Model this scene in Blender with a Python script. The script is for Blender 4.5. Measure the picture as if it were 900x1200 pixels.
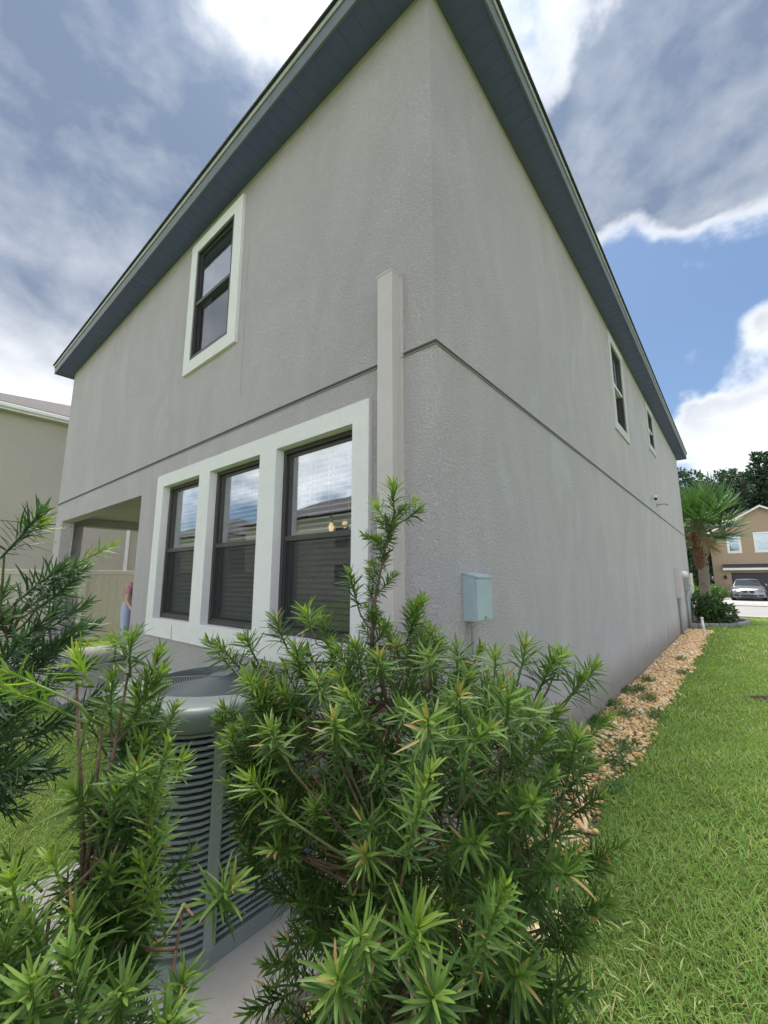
import bpy, math, random
import numpy as np
from mathutils import Vector, Matrix, Quaternion
R = math.radians
rnd = random.Random(11)
for o in list(bpy.data.objects): bpy.data.objects.remove(o)
scene = bpy.context.scene
COL = scene.collection

# ------------------------------------------------------------------ camera
CAM = Vector((1.3253, -2.0765, 1.501))
PITCH, YAW, FPX = 0.1593, 0.7027, 484.82          # focal length in pixels of a 1200 px tall frame
cd = bpy.data.cameras.new("camera"); cam = bpy.data.objects.new("camera", cd); COL.objects.link(cam)
cam.location = CAM
cam.rotation_euler = (math.pi / 2 + PITCH, 0, YAW)
cd.sensor_fit = 'VERTICAL'; cd.sensor_height = 24.0; cd.lens = 24.0 * FPX / 1200.0
cd.clip_start = 0.02; cd.clip_end = 3000
scene.camera = cam
scene.render.resolution_x = 768; scene.render.resolution_y = 1024

# ------------------------------------------------------------------ light
SUN_EL, SUN_AZ = R(71), R(-42)                     # azimuth measured from +Y towards +X
SUN = Vector((math.sin(SUN_AZ) * math.cos(SUN_EL), math.cos(SUN_AZ) * math.cos(SUN_EL), math.sin(SUN_EL)))
sl = bpy.data.lights.new("sun", 'SUN'); sl.energy = 1.5; sl.angle = R(42); sl.color = (1.0, .95, .87)
so = bpy.data.objects.new("sun", sl); COL.objects.link(so)
so.rotation_euler = SUN.to_track_quat('Z', 'Y').to_euler()
scene.view_settings.view_transform = 'Standard'; scene.view_settings.look = 'None'
scene.view_settings.gamma = 1.0; scene.view_settings.exposure = 2.80


# ------------------------------------------------------------------ node helpers
class NT:
    def __init__(s, nt): s.t = nt
    def n(s, typ, **kw):
        nd = s.t.nodes.new(typ)
        for k, v in kw.items(): setattr(nd, k, v)
        return nd
    def put(s, sock, v):
        if isinstance(v, bpy.types.NodeSocket): s.t.links.new(v, sock)
        elif v is not None:
            if hasattr(sock.default_value, '__len__'):
                v = tuple(v)
                if len(sock.default_value) == 4 and len(v) == 3: v += (1,)
            sock.default_value = v
    def m(s, op, a, b=None, c=None, clamp=False):
        nd = s.n('ShaderNodeMath', operation=op, use_clamp=clamp)
        for i, v in enumerate((a, b, c)): s.put(nd.inputs[i], v)
        return nd.outputs[0]
    def vm(s, op, a, b=None, out=0):
        nd = s.n('ShaderNodeVectorMath', operation=op); s.put(nd.inputs[0], a)
        if b is not None:
            if op == 'SCALE': s.put(nd.inputs[3], b)
            else: s.put(nd.inputs[1], b)
        return nd.outputs[out]
    def mix(s, f, a, b, bt='MIX'):
        nd = s.n('ShaderNodeMix', data_type='RGBA', blend_type=bt)
        s.put(nd.inputs[0], f); s.put(nd.inputs[6], a); s.put(nd.inputs[7], b); return nd.outputs[2]
    def sstep(s, v, a, b):
        nd = s.n('ShaderNodeMapRange', interpolation_type='SMOOTHSTEP'); s.put(nd.inputs[0], v)
        nd.inputs[1].default_value = a; nd.inputs[2].default_value = b; return nd.outputs[0]
    def rng(s, v, a, b, c=0., d=1.):
        nd = s.n('ShaderNodeMapRange'); s.put(nd.inputs[0], v)
        for i, q in enumerate((a, b, c, d)): nd.inputs[i + 1].default_value = q
        return nd.outputs[0]
    def noise(s, vec, scale, detail=4., rough=.55, dist=0.):
        nd = s.n('ShaderNodeTexNoise'); s.put(nd.inputs['Vector'], vec); nd.inputs['Scale'].default_value = scale
        nd.inputs['Detail'].default_value = detail; nd.inputs['Roughness'].default_value = rough
        nd.inputs['Distortion'].default_value = dist; return nd.outputs[0]
    def ramp(s, v, stops):
        nd = s.n('ShaderNodeValToRGB'); s.put(nd.inputs[0], v); e = nd.color_ramp.elements
        while len(e) < len(stops): e.new(.5)
        for q, (p, c) in zip(e, stops): q.position = p; q.color = tuple(c) + (1,)
        return nd.outputs[0]
    def scale3(s, vec, sc):
        return s.vm('MULTIPLY', vec, sc)
    def bump(s, h, strength, dist, normal=None):
        nd = s.n('ShaderNodeBump'); s.put(nd.inputs['Height'], h); nd.inputs['Strength'].default_value = strength
        nd.inputs['Distance'].default_value = dist
        if normal is not None: s.put(nd.inputs['Normal'], normal)
        return nd.outputs[0]


# ------------------------------------------------------------------ world: clear sky with broken cloud
world = bpy.data.worlds.new("World"); scene.world = world; world.use_nodes = True
world.node_tree.nodes.clear(); W = NT(world.node_tree)
sky = W.n('ShaderNodeTexSky', sky_type='NISHITA'); sky.sun_disc = False
sky.sun_elevation = SUN_EL; sky.sun_rotation = SUN_AZ
sky.air_density = 1.0; sky.dust_density = 1.2; sky.ozone_density = 2.0
SKYMUL = (.305, .362, .40)
d = W.n('ShaderNodeTexCoord').outputs['Generated']
d = W.vm('NORMALIZE', d)
warp = W.vm('SCALE', W.vm('SUBTRACT', (lambda nd: (W.put(nd.inputs['Vector'], d), nd.outputs[1])[1])(
    (lambda nd: (setattr(nd.inputs['Scale'], 'default_value', 2.3), setattr(nd.inputs['Detail'], 'default_value', 3.), nd)[2])(W.n('ShaderNodeTexNoise'))), (.5, .5, .5)), .12)
dw = W.vm('ADD', d, warp)
dn = W.scale3(dw, (1, 1, 1.45))
n_big = W.noise(dn, 2.1, 2., .5)
n_fine = W.noise(dn, 3.0, 9., .53)
n_lit = W.noise(W.vm('ADD', dn, tuple(SUN * .05)), 3.0, 9., .53)
cover = W.m('ADD', W.m('MULTIPLY', n_big, .45), W.m('MULTIPLY', n_fine, .78))     # about .6 mean
# the cloud masses of that afternoon: direction, tightness, amount
MASS = [((-.05, .71, .70), 32, .52), ((.07, .70, .71), 50, .26), ((.03, .86, .50), 45, -.26), ((-.18, .56, .81), 40, -.26), ((-.12, .84, .53), 60, -.20),
        ((-.68, .12, .72), 7, .34), ((-.41, .31, .86), 60, -.08), ((.075, .90, .43), 1100, .34), ((-.03, .914, .405), 1800, .26),
        ((.00, .965, .265), 220, .34), ((.11, .95, .29), 200, .30), ((-.91, .14, .37), 90, .06), ((-.74, -.35, .57), 14, .22), ((-.10, .92, .37), 120, -.16)]
nz = W.n('ShaderNodeTexNoise'); W.put(nz.inputs['Vector'], d); nz.inputs['Scale'].default_value = 4.5; nz.inputs['Detail'].default_value = 5.
dB = W.vm('NORMALIZE', W.vm('ADD', d, W.vm('SCALE', W.vm('SUBTRACT', nz.outputs[1], (.5, .5, .5)), .30)))
bias = None
for c, k, a in MASS:
    c = Vector(c).normalized()
    dt = W.vm('DOT_PRODUCT', dB if k < 500 else d, tuple(c), out=1)
    g = W.m('MULTIPLY', W.m('EXPONENT', W.m('MULTIPLY', W.m('SUBTRACT', dt, 1.), float(k))), a)
    bias = g if bias is None else W.m('ADD', bias, g)
dens = W.m('ADD', cover, bias)
puff = W.m('MULTIPLY', W.m('SUBTRACT', W.noise(d, 9., 8., .62), .5), .20)
dens = W.m('ADD', dens, puff)
alpha = W.sstep(dens, .56, .76)
thick = W.sstep(dens, .63, .81)
ds = W.vm('DOT_PRODUCT', d, tuple(SUN), out=1)
base_dark = W.rng(W.sstep(ds, .42, .82), 0., 1., .2, 1.)       # clouds on the sun's side show their shaded bases
lit = W.m('MULTIPLY', W.m('SUBTRACT', n_fine, n_lit), 1.9)
shade = W.m('ADD', W.m('SUBTRACT', 1.0, W.m('MULTIPLY', W.m('MULTIPLY', thick, .98), base_dark)), lit)
shade = W.m('MINIMUM', W.m('MAXIMUM', shade, 0.), 1.2)
glow = W.m('EXPONENT', W.m('MULTIPLY', W.m('SUBTRACT', ds, 1.), 26.))
cl = W.mix(shade, (.70, .92, 1.32), (3.4, 3.45, 3.5))
cl.node.clamp_factor = False
front = W.rng(W.sstep(ds, -.45, .60), 0., 1., 3.9, 1.)      # clouds opposite the sun are lit from the front
gv = W.m('ADD', front, W.m('MULTIPLY', glow, .9))
cl = W.vm('SCALE', cl, gv)
skyc = W.mix(.10, W.mix(1., sky.outputs[0], SKYMUL, 'MULTIPLY'), (1.6, 1.95, 2.45))   # thin high veil
col = W.mix(alpha, skyc, cl)
bg = W.n('ShaderNodeBackground'); W.put(bg.inputs[0], col); bg.inputs[1].default_value = 0.05
wo = W.n('ShaderNodeOutputWorld'); world.node_tree.links.new(bg.outputs[0], wo.inputs[0])

# ------------------------------------------------------------------ materials
MATS = {}
def new_mat(name):
    m = bpy.data.materials.new(name); m.use_nodes = True; m.node_tree.nodes.clear(); t = NT(m.node_tree)
    out = t.n('ShaderNodeOutputMaterial'); p = t.n('ShaderNodeBsdfPrincipled')
    m.node_tree.links.new(p.outputs[0], out.inputs[0]); MATS[name] = m
    return m, t, p, out
def obco(t): return t.n('ShaderNodeTexCoord').outputs['Object']
def geopos(t): return t.n('ShaderNodeNewGeometry').outputs['Position']
def plain(name, c, rough=.6, var=.12, vscale=6., metal=0., bump=None, spec=.5, co='obj'):
    m, t, p, out = new_mat(name)
    v = geopos(t) if co == 'geo' else obco(t)
    n = t.noise(v, vscale, 5., .6)
    lo = tuple(x * (1 - var) for x in c); hi = tuple(min(1, x * (1 + var)) for x in c)
    t.put(p.inputs['Base Color'], t.mix(t.rng(n, .3, .7), lo, hi))
    p.inputs['Roughness'].default_value = rough; p.inputs['Metallic'].default_value = metal
    p.inputs['Specular IOR Level'].default_value = spec
    if bump: t.put(p.inputs['Normal'], t.bump(t.noise(v, bump[0], 4., .6), bump[1], bump[2]))
    return m

def stucco(name, base, streak, bumps=1.0, dirt=True, relief_speckle=.6):
    m, t, p, out = new_mat(name)
    g = geopos(t)
    big = t.noise(g, .55, 4., .6)
    streaks = t.noise(t.scale3(g, (1.3, 1.3, .55)), 1.0, 5., .6, .8)
    fine = t.noise(g, 46., 5., .7)
    f = t.m('ADD', t.m('MULTIPLY', t.rng(streaks, .35, .72), streak), t.m('MULTIPLY', t.rng(big, .3, .7), .25))
    c = t.mix(f, tuple(x * 1.08 for x in base), tuple(x * .84 for x in (base[0], base[1], base[2] * 1.02)))
    c = t.mix(t.m('MULTIPLY', t.sstep(streaks, .56, .72), .45 * streak), c, tuple(min(1, x * 1.35) for x in base))
    c = t.mix(t.rng(fine, .38, .64, 0, relief_speckle), c, tuple(x * .76 for x in base))  # dark colour speckle stands in for the shading of the stucco relief
    c = t.mix(t.rng(t.noise(g, 7., 5., .65), .32, .68, 0, .30), c, tuple(x * .86 for x in base))
    if dirt:      # splashed soil low on the wall
        z = t.n('ShaderNodeSeparateXYZ'); t.put(z.inputs[0], g)
        s = t.m('ADD', z.outputs[2], t.m('MULTIPLY', t.noise(g, 2.5, 5., .6), -.35))
        c = t.mix(t.rng(t.sstep(s, -.15, .42), 0, 1, .75, 0.), c, (.30, .27, .21))
    t.put(p.inputs['Base Color'], c)
    p.inputs['Roughness'].default_value = .9; p.inputs['Specular IOR Level'].default_value = .25
    h1 = t.m('MULTIPLY', t.sstep(t.noise(g, 52., 5., .68, .25), .34, .68), 1.0)
    h2 = t.noise(g, 130., 3., .6)
    h = t.m('ADD', h1, t.m('MULTIPLY', h2, .35))
    t.put(p.inputs['Normal'], t.bump(h, bumps, .0135))
    return m

def glass(name, f0=.13, tint=(.93, .95, .95)):
    m, t, p, out = new_mat(name); m.node_tree.nodes.remove(p)
    wob = t.bump(t.noise(obco(t), 2.2, 2., .5), .015, .05)
    ge = t.n('ShaderNodeNewGeometry')
    c = t.m('ABSOLUTE', t.vm('DOT_PRODUCT', ge.outputs['Incoming'], ge.outputs['Normal'], out=1))
    fac = t.m('ADD', f0, t.m('MULTIPLY', 1 - f0, t.m('POWER', t.m('SUBTRACT', 1., c, clamp=True), 5.)))     # Schlick, both faces
    tr = t.n('ShaderNodeBsdfTransparent'); t.put(tr.inputs[0], tint)
    gl = t.n('ShaderNodeBsdfGlossy'); gl.inputs['Roughness'].default_value = .01; t.put(gl.inputs[0], (.95, .97, 1.))
    t.put(gl.inputs['Normal'], wob)
    mx = t.n('ShaderNodeMixShader'); t.put(mx.inputs[0], fac)
    t.t.links.new(tr.outputs[0], mx.inputs[1]); t.t.links.new(gl.outputs[0], mx.inputs[2])
    t.t.links.new(mx.outputs[0], out.inputs[0]); return m

def leafmat(name, ramp_stops, trans=.3, rough=.42, spec=.5):
    m, t, p, out = new_mat(name)
    a = t.n('ShaderNodeAttribute', attribute_name='v').outputs['Fac']
    oi = t.n('ShaderNodeObjectInfo').outputs['Random']
    f = t.m('ADD', a, t.m('MULTIPLY', t.m('SUBTRACT', oi, .5), .26))
    c = t.ramp(f, ramp_stops)
    c = t.mix(t.rng(t.noise(geopos(t), 45., 3.), .3, .7, 0, .4), c, t.mix(1., c, (.72, .78, .7), 'MULTIPLY'))
    t.put(p.inputs['Base Color'], c); p.inputs['Roughness'].default_value = rough
    p.inputs['Specular IOR Level'].default_value = spec
    tl = t.n('ShaderNodeBsdfTranslucent'); t.put(tl.inputs[0], t.mix(1., c, (1.5, 1.6, .7), 'MULTIPLY'))
    mx = t.n('ShaderNodeMixShader'); mx.inputs[0].default_value = trans
    t.t.links.new(p.outputs[0], mx.inputs[1]); t.t.links.new(tl.outputs[0], mx.inputs[2])
    t.t.links.new(mx.outputs[0], out.inputs[0]); return m

stucco('stucco_grey', (.80, .73, .765), 1.0)
stucco('stucco_beige', (.50, .47, .41), .25, .4)
stucco('stucco_tan', (.44, .325, .23), .2, .3, False)
stucco('trim_white', (.77, .745, .76), .12, .22, False, .12)
plain('soffit_grey', (.105, .125, .31), .55, .06)
stucco('trim_grey', (.62, .60, .63), .3, .4, False, .2)
plain('soffit_beige', (.42, .41, .36), .55, .06)
plain('fascia_grey', (.15, .16, .19), .5, .1)
plain('drip_edge', (.42, .43, .44), .4, .1)
plain('white_metal', (.75, .76, .75), .4, .06)
plain('shingle', (.05, .047, .048), .9, .4, 14., bump=(30, .6, .02))
plain('joint_dark', (.06, .058, .055), .8, .2)
plain('bead_grey', (.30, .285, .285), .6, .1)
plain('bronze', (.045, .043, .042), .38, .15)
plain('blind_white', (.80, .80, .78), .5, .05)
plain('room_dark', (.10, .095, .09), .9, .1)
plain('chase_grey', (.54, .49, .485), .45, .05)
plain('box_grey', (.37, .44, .50), .42, .07, 9.)
plain('conduit_grey', (.30, .31, .32), .5, .1)
plain('fence_vinyl', (.50, .47, .40), .45, .05)
plain('concrete', (.27, .26, .245), .9, .18, 3.5, bump=(60, .35, .01))
plain('concrete_white', (.25, .245, .24), .9, .1, 1.5, co='geo', bump=(50, .3, .01))
plain('street', (.19, .19, .19), .9, .12, .8, co='geo')
plain('ac_metal', (.185, .212, .208), .42, .08, 7.)
plain('ac_dark', (.085, .10, .10), .5, .12)
plain('ac_core', (.012, .013, .013), .6, .2, 30.)
plain('bark', (.13, .085, .055), .9, .35, 40., bump=(60, .8, .01))
plain('twig_green', (.14, .17, .06), .7, .25, 30.)
plain('palm_trunk', (.21, .175, .145), .95, .25, 9., bump=(16, .9, .04))
plain('palm_boot', (.15, .075, .05), .9, .4, 14., bump=(26, .8, .03))
plain('tree_bark', (.07, .055, .045), .95, .3, 3.)
plain('mulch', (.05, .038, .03), .95, .5, 30., bump=(40, 1., .03))
plain('soil', (.075, .058, .042), .95, .4, 25., bump=(50, 1., .02))
plain('pvc_white', (.80, .80, .78), .4, .05)
plain('car_paint', (.20, .21, .23), .25, .03, 3., metal=.7)
plain('car_black', (.012, .012, .014), .35, .1)
plain('car_glass', (.02, .025, .03), .05, .1)
plain('car_chrome', (.7, .7, .72), .15, .03, metal=1.)
plain('car_lamp', (.75, .78, .8), .08, .05)
plain('garage_navy', (.030, .036, .046), .45, .1)
plain('frame_white', (.78, .78, .76), .4, .04)
plain('skin', (.55, .36, .27), .5, .08, 20.)
plain('denim_pale', (.42, .47, .66), .85, .12, 40.)
plain('cotton_pink', (.50, .22, .33), .85, .15, 30.)
plain('hair_brown', (.07, .045, .03), .5, .3, 60.)
plain('mortar', (.4, .38, .36), .9, .1)
glass('window_glass', .27)
glass('far_glass', .15, (.55, .68, .70))
for nm, op in (('insect_screen', .60), ('fine_screen', .30)):
  m, t, p, out = new_mat(nm); m.node_tree.nodes.remove(p)
  tr = t.n('ShaderNodeBsdfTransparent'); df = t.n('ShaderNodeBsdfDiffuse'); t.put(df.inputs[0], (.05, .052, .055))
  mx = t.n('ShaderNodeMixShader'); mx.inputs[0].default_value = op
  t.t.links.new(tr.outputs[0], mx.inputs[1]); t.t.links.new(df.outputs[0], mx.inputs[2]); t.t.links.new(mx.outputs[0], out.inputs[0])
m, t, p, out = new_mat('bulb'); p.inputs['Emission Color'].default_value = (1., .62, .22, 1); p.inputs['Emission Strength'].default_value = .16
p.inputs['Base Color'].default_value = (1, .8, .5, 1)
G = (.012, .035, .010)
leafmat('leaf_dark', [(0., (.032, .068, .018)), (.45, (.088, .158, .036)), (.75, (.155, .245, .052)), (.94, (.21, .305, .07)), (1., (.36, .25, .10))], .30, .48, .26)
leafmat('leaf_blue', [(0., (.024, .055, .028)), (.5, (.055, .11, .05)), (1., (.11, .19, .07))], .25, .42, .35)
leafmat('leaf_new', [(0., (.10, .19, .03)), (.5, (.17, .27, .04)), (1., (.30, .38, .06))], .35, .45)
leafmat('grass_blade', [(0., (.14, .23, .055)), (.35, (.22, .355, .085)), (.75, (.32, .46, .13)), (.9, (.43, .48, .19)), (1., (.56, .50, .30))], .36, .55, .3)
leafmat('weed_leaf', [(0., (.04, .11, .02)), (1., (.09, .20, .035))], .3, .5)
leafmat('palm_leaf', [(0., (.035, .085, .03)), (.6, (.07, .15, .045)), (1., (.13, .22, .07))], .25, .4)
leafmat('dead_frond', [(0., (.20, .14, .08)), (1., (.34, .26, .16))], .2, .7, .2)
leafmat('shrub_leaf', [(0., (.02, .06, .018)), (.6, (.045, .11, .025)), (.9, (.09, .15, .03)), (1., (.16, .10, .05))], .2, .4)
leafmat('far_leaf', [(0., (.022, .046, .030)), (.6, (.040, .078, .046)), (1., (.065, .115, .06))], .12, .6, .2)
m, t, p, out = new_mat('ground'); g = geopos(t)
c = t.mix(t.rng(t.noise(g, 2.2, 6., .65), .3, .7), (.11, .15, .035), (.17, .22, .055))
c = t.mix(t.rng(t.noise(g, 40., 4., .7), .35, .7, 0, .6), c, (.045, .075, .018))
t.put(p.inputs['Base Color'], c); p.inputs['Roughness'].default_value = .95; p.inputs['Specular IOR Level'].default_value = .1
t.put(p.inputs['Normal'], t.bump(t.noise(g, 60., 4., .7), .8, .03))
m, t, p, out = new_mat('pebble')
a = t.n('ShaderNodeAttribute', attribute_name='v').outputs['Fac']
c = t.ramp(a, [(0., (.36, .19, .07)), (.25, (.60, .37, .16)), (.55, (.75, .52, .27)), (.82, (.82, .67, .44)), (1., (.84, .80, .72))])
c = t.mix(t.rng(t.noise(geopos(t), 90., 4.), .3, .7, 0, .5), c, t.mix(1., c, (.75, .68, .6), 'MULTIPLY'))
t.put(p.inputs['Base Color'], c); p.inputs['Roughness'].default_value = .75


# ------------------------------------------------------------------ mesh helpers
class MB:
    def __init__(s): s.v = []; s.f = []
    def quad(s, a, b, c, d):
        i = len(s.v); s.v += [tuple(a), tuple(b), tuple(c), tuple(d)]; s.f.append((i, i + 1, i + 2, i + 3)); return s
    def poly(s, pts):
        i = len(s.v); s.v += [tuple(p) for p in pts]; s.f.append(tuple(range(i, i + len(pts)))); return s
    def box(s, x0, x1, y0, y1, z0, z1):
        i = len(s.v)
        s.v += [(x, y, z) for z in (z0, z1) for x, y in ((x0, y0), (x1, y0), (x1, y1), (x0, y1))]
        for q in ((3, 2, 1, 0), (4, 5, 6, 7), (0, 1, 5, 4), (1, 2, 6, 5), (2, 3, 7, 6), (3, 0, 4, 7)): s.f.append(tuple(i + k for k in q))
        return s
    def tube(s, pts, rad, n=6, cap=True):
        pts = [Vector(p) for p in pts]; base = len(s.v)
        up = Vector((.31, .17, .93))
        for k, p in enumerate(pts):
            tdir = (pts[min(k + 1, len(pts) - 1)] - pts[max(k - 1, 0)]).normalized()
            a = tdir.cross(up)
            if a.length < .05: a = tdir.cross(Vector((1, 0, 0)))
            a.normalize(); b = tdir.cross(a); r = rad[k] if hasattr(rad, '__len__') else rad
            for j in range(n):
                q = 2 * math.pi * j / n; s.v.append(tuple(p + (a * math.cos(q) + b * math.sin(q)) * r))
        for k in range(len(pts) - 1):
            for j in range(n):
                s.f.append((base + k * n + j, base + k * n + (j + 1) % n, base + (k + 1) * n + (j + 1) % n, base + (k + 1) * n + j))
        if cap:
            s.f.append(tuple(base + j for j in range(n))[::-1]); s.f.append(tuple(base + (len(pts) - 1) * n + j for j in range(n)))
        return s
    def ring(s, poly, prof):
        """sweep: prof = list of (offset outwards, z); poly = closed xy outline (ccw)"""
        n = len(poly); base = len(s.v)
        P = [Vector(p) for p in poly]; nor = []
        for i in range(n):
            e1 = (P[i] - P[i - 1]).normalized(); e2 = (P[(i + 1) % n] - P[i]).normalized()
            n1 = Vector((e1.y, -e1.x)); n2 = Vector((e2.y, -e2.x)); b = (n1 + n2); b.normalize(); b /= max(.3, b.dot(n1)); nor.append(b)
        for o, z in prof:
            for i in range(n): q = P[i] + nor[i] * o; s.v.append((q.x, q.y, z))
        for k in range(len(prof) - 1):
            for i in range(n):
                j = (i + 1) % n; s.f.append((base + k * n + i, base + k * n + j, base + (k + 1) * n + j, base + (k + 1) * n + i))
        return s
    def build(s, name, mat, parent=None, smooth=False, bevel=0, loc=None):
        me = bpy.data.meshes.new(name); me.from_pydata(s.v, [], s.f); me.update()
        return link_mesh(name, me, mat, parent, smooth, bevel, loc)
def link_mesh(name, me, mat, parent=None, smooth=False, bevel=0, loc=None):
    if mat and not me.materials: me.materials.append(MATS[mat])
    if smooth: me.polygons.foreach_set('use_smooth', [True] * len(me.polygons))
    o = bpy.data.objects.new(name, me); COL.objects.link(o)
    if parent: o.parent = parent
    if loc is not None: o.location = loc
    if bevel:
        b = o.modifiers.new('bevel', 'BEVEL'); b.width = bevel; b.segments = 2; b.limit_method = 'ANGLE'
    return o
def np_mesh(name, V, F, vals=None):
    """V (n,3), F (m,k) int; vals per vertex -> float attribute 'v'"""
    me = bpy.data.meshes.new(name); V = np.asarray(V, np.float32); F = np.asarray(F, np.int32); k = F.shape[1]
    me.vertices.add(len(V)); me.vertices.foreach_set('co', V.ravel())
    me.loops.add(F.size); me.loops.foreach_set('vertex_index', F.ravel())
    me.polygons.add(len(F)); me.polygons.foreach_set('loop_start', np.arange(0, F.size, k, dtype=np.int32))
    me.polygons.foreach_set('loop_total', np.full(len(F), k, np.int32))
    if vals is not None:
        at = me.attributes.new('v', 'FLOAT', 'POINT'); at.data.foreach_set('value', np.asarray(vals, np.float32))
    me.update(); me.validate(); return me
def tag(o, label=None, cat=None, group=None, kind=None):
    if label: o['label'] = label
    if cat: o['category'] = cat
    if group: o['group'] = group
    if kind: o['kind'] = kind
    return o
def thing(name, label, cat, loc=(0, 0, 0), rz=0, group=None):
    o = bpy.data.objects.new(name, None); COL.objects.link(o); o.location = loc; o.rotation_euler = (0, 0, rz)
    o.empty_display_size = .2
    return tag(o, label, cat, group)
def along(u, v, r):
    """point seen at photo pixel (u, v) at horizontal distance r from the camera"""
    F = Vector((-math.sin(YAW) * math.cos(PITCH), math.cos(YAW) * math.cos(PITCH), math.sin(PITCH)))
    X = Vector((math.cos(YAW), math.sin(YAW), 0)); U = X.cross(F)
    q = F + X * (u - 450) / FPX - U * (v - 600) / FPX
    return CAM + q * (r / math.hypot(q.x, q.y))

# ================================================================== SETTING
m_ = MB()
m_.quad((-700, -700, 0), (700, -700, 0), (700, 900, 0), (-700, 900, 0))
tag(m_.build('ground', 'ground'), kind='structure')
GX = [(-2.2, .75), (-1.2, .80), (-.4, .62), (.5, .50), (1.3, .46), (2.2, .52), (3.3, .50), (5., .52), (8., .55), (12., .52), (13.6, .60)]
def gravel_w(y):
    for (a, wa), (b, wb) in zip(GX, GX[1:]):
        if a <= y <= b: return wa + (wb - wa) * (y - a) / (b - a) + .03 * math.sin(y * 3.1) + .02 * math.sin(y * 7.7 + 1)
    return .5
m_ = MB()
ys = [-1.3 + i * .25 for i in range(60) if -1.3 + i * .25 < 13.5]
for a, b in zip(ys, ys[1:]):
    x0 = -.02 if a > -.05 else -.1
    m_.quad((x0, a, .005), (gravel_w(a), a, .005), (gravel_w(b), b, .005), (x0, b, .005))
tag(m_.build('gravel_bed', 'soil'), kind='structure')
# street, kerbs, pavement, far driveway
m_ = MB(); m_.quad((-80, 19.9, -.02 + .03), (90, 19.9, .01), (90, 28.2, .01), (-80, 28.2, .01))
tag(m_.build('street', 'street'), kind='structure')
for nm, y0, y1 in (('kerb_near', 19.45, 19.9), ('kerb_far', 28.2, 28.6)):
    m_ = MB(); n = 56
    for i in range(n):
        x = -80 + i * 3.0; m_.box(x + .006, x + 2.994, y0, y1, -.05, .06)
    tag(m_.build(nm, 'concrete_white', bevel=.02), kind='structure')
m_ = MB()
for i in range(56):
    x = -80 + i * 1.5 + 20; m_.box(x + .004, x + 1.496, 30.2, 31.7, -.05, .03)
tag(m_.build('pavement', 'concrete_white'), kind='structure')
m_ = MB()
for i in range(4):
    for j, (a, b) in enumerate(((28.6, 30.19), (31.71, 34.8), (34.81, 37.9), (37.91, 40.95))):
        x = .35 + i * 1.5; m_.box(x + .004, x + 1.496, a + .003, b - .003, -.05, .022)
tag(m_.build('driveway', 'concrete_white'), kind='structure')
m_ = MB()
for i in range(3):
    m_.box(-9.05 + i * 1.44, -9.05 + i * 1.44 + 1.434, .05, 3.15, -.05, .10)
    m_.box(-9.05 + i * 1.44, -9.05 + i * 1.44 + 1.434, -.62, .045, -.05, .085)
tag(m_.build('patio', 'concrete_white', bevel=.008), kind='structure')


# ================================================================== HOUSE
def wall_grid(mb, u0, u1, z0, z1, holes, P, d0, d1, back=True):
    us = sorted({u0, u1, *[h[0] for h in holes], *[h[1] for h in holes]})
    zs = sorted({z0, z1, *[h[2] for h in holes], *[h[3] for h in holes]})
    for a, b in zip(us, us[1:]):
        for c, e in zip(zs, zs[1:]):
            if any(h[0] <= a and b <= h[1] and h[2] <= c and e <= h[3] for h in holes): continue
            mb.quad(P(a, c, d0), P(b, c, d0), P(b, e, d0), P(a, e, d0))
            if back: mb.quad(P(b, c, d1), P(a, c, d1), P(a, e, d1), P(b, e, d1))
    for (a, b, c, e) in holes:
        mb.quad(P(a, c, d0), P(a, e, d0), P(a, e, d1), P(a, c, d1)); mb.quad(P(b, e, d0), P(b, c, d0), P(b, c, d1), P(b, e, d1))
        mb.quad(P(a, e, d0), P(b, e, d0), P(b, e, d1), P(a, e, d1)); mb.quad(P(b, c, d0), P(a, c, d0), P(a, c, d1), P(b, c, d1))
    mb.quad(P(u0, z0, d0), P(u0, z1, d0), P(u0, z1, d1), P(u0, z0, d1)); mb.quad(P(u1, z1, d0), P(u1, z0, d0), P(u1, z0, d1), P(u1, z1, d1))
    mb.quad(P(u0, z1, d0), P(u1, z1, d0), P(u1, z1, d1), P(u0, z1, d1)); mb.quad(P(u1, z0, d0), P(u0, z0, d0), P(u0, z0, d1), P(u1, z0, d1))
    return mb
def grow(h, g): return (h[0] - g, h[1] + g, h[2] - g, h[3] + g)

WX, DY, ZS, ZJ, OH = -9.26, 16.25, 5.9, 3.0, .30
house = thing('house', 'two storey grey stucco house with dark soffit and white trimmed windows', 'house')
low = [(-3.955, -3.03, 1.05, 2.615), (-2.797, -1.88, 1.05, 2.615), (-1.632, -.705, 1.05, 2.615)]
upr = (-3.52, -2.635, 4.117, 5.615)
porch = (-8.775, -4.735, 0.0, 2.615)
PR = lambda u, z, dd: (u, dd, z)                    # rear wall, outward -y
PS = lambda u, z, dd: (-dd, u, z)                   # side wall, outward +x
PL = lambda u, z, dd: (WX + dd, u, z)               # left wall, outward -x
PB = lambda u, z, dd: (u, DY - dd, z)
sw1 = (5.60, 6.46, 4.13, 5.61); sw2 = (9.42, 10.24, 4.72, 5.61)
sw1o = (5.45, 6.61, 3.98, 5.76); sw2o = (9.28, 10.38, 4.57, 5.755)
wall_grid(MB(), WX, 0, -.05, ZS, [grow(h, .02) for h in low] + [grow(upr, .02), (porch[0], porch[1], -.05, porch[3])], PR, 0, .2).build('rear_wall', 'stucco_grey', house)
wall_grid(MB(), .201, DY, -.05, ZS, [grow(sw1, .02), grow(sw2, .02)], PS, 0, .2).build('side_wall', 'stucco_grey', house)
wall_grid(MB(), .201, DY, -.05, ZS, [(.43, 2.7, -.05, 2.59)], PL, 0, .2).build('left_wall', 'stucco_grey', house)
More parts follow.
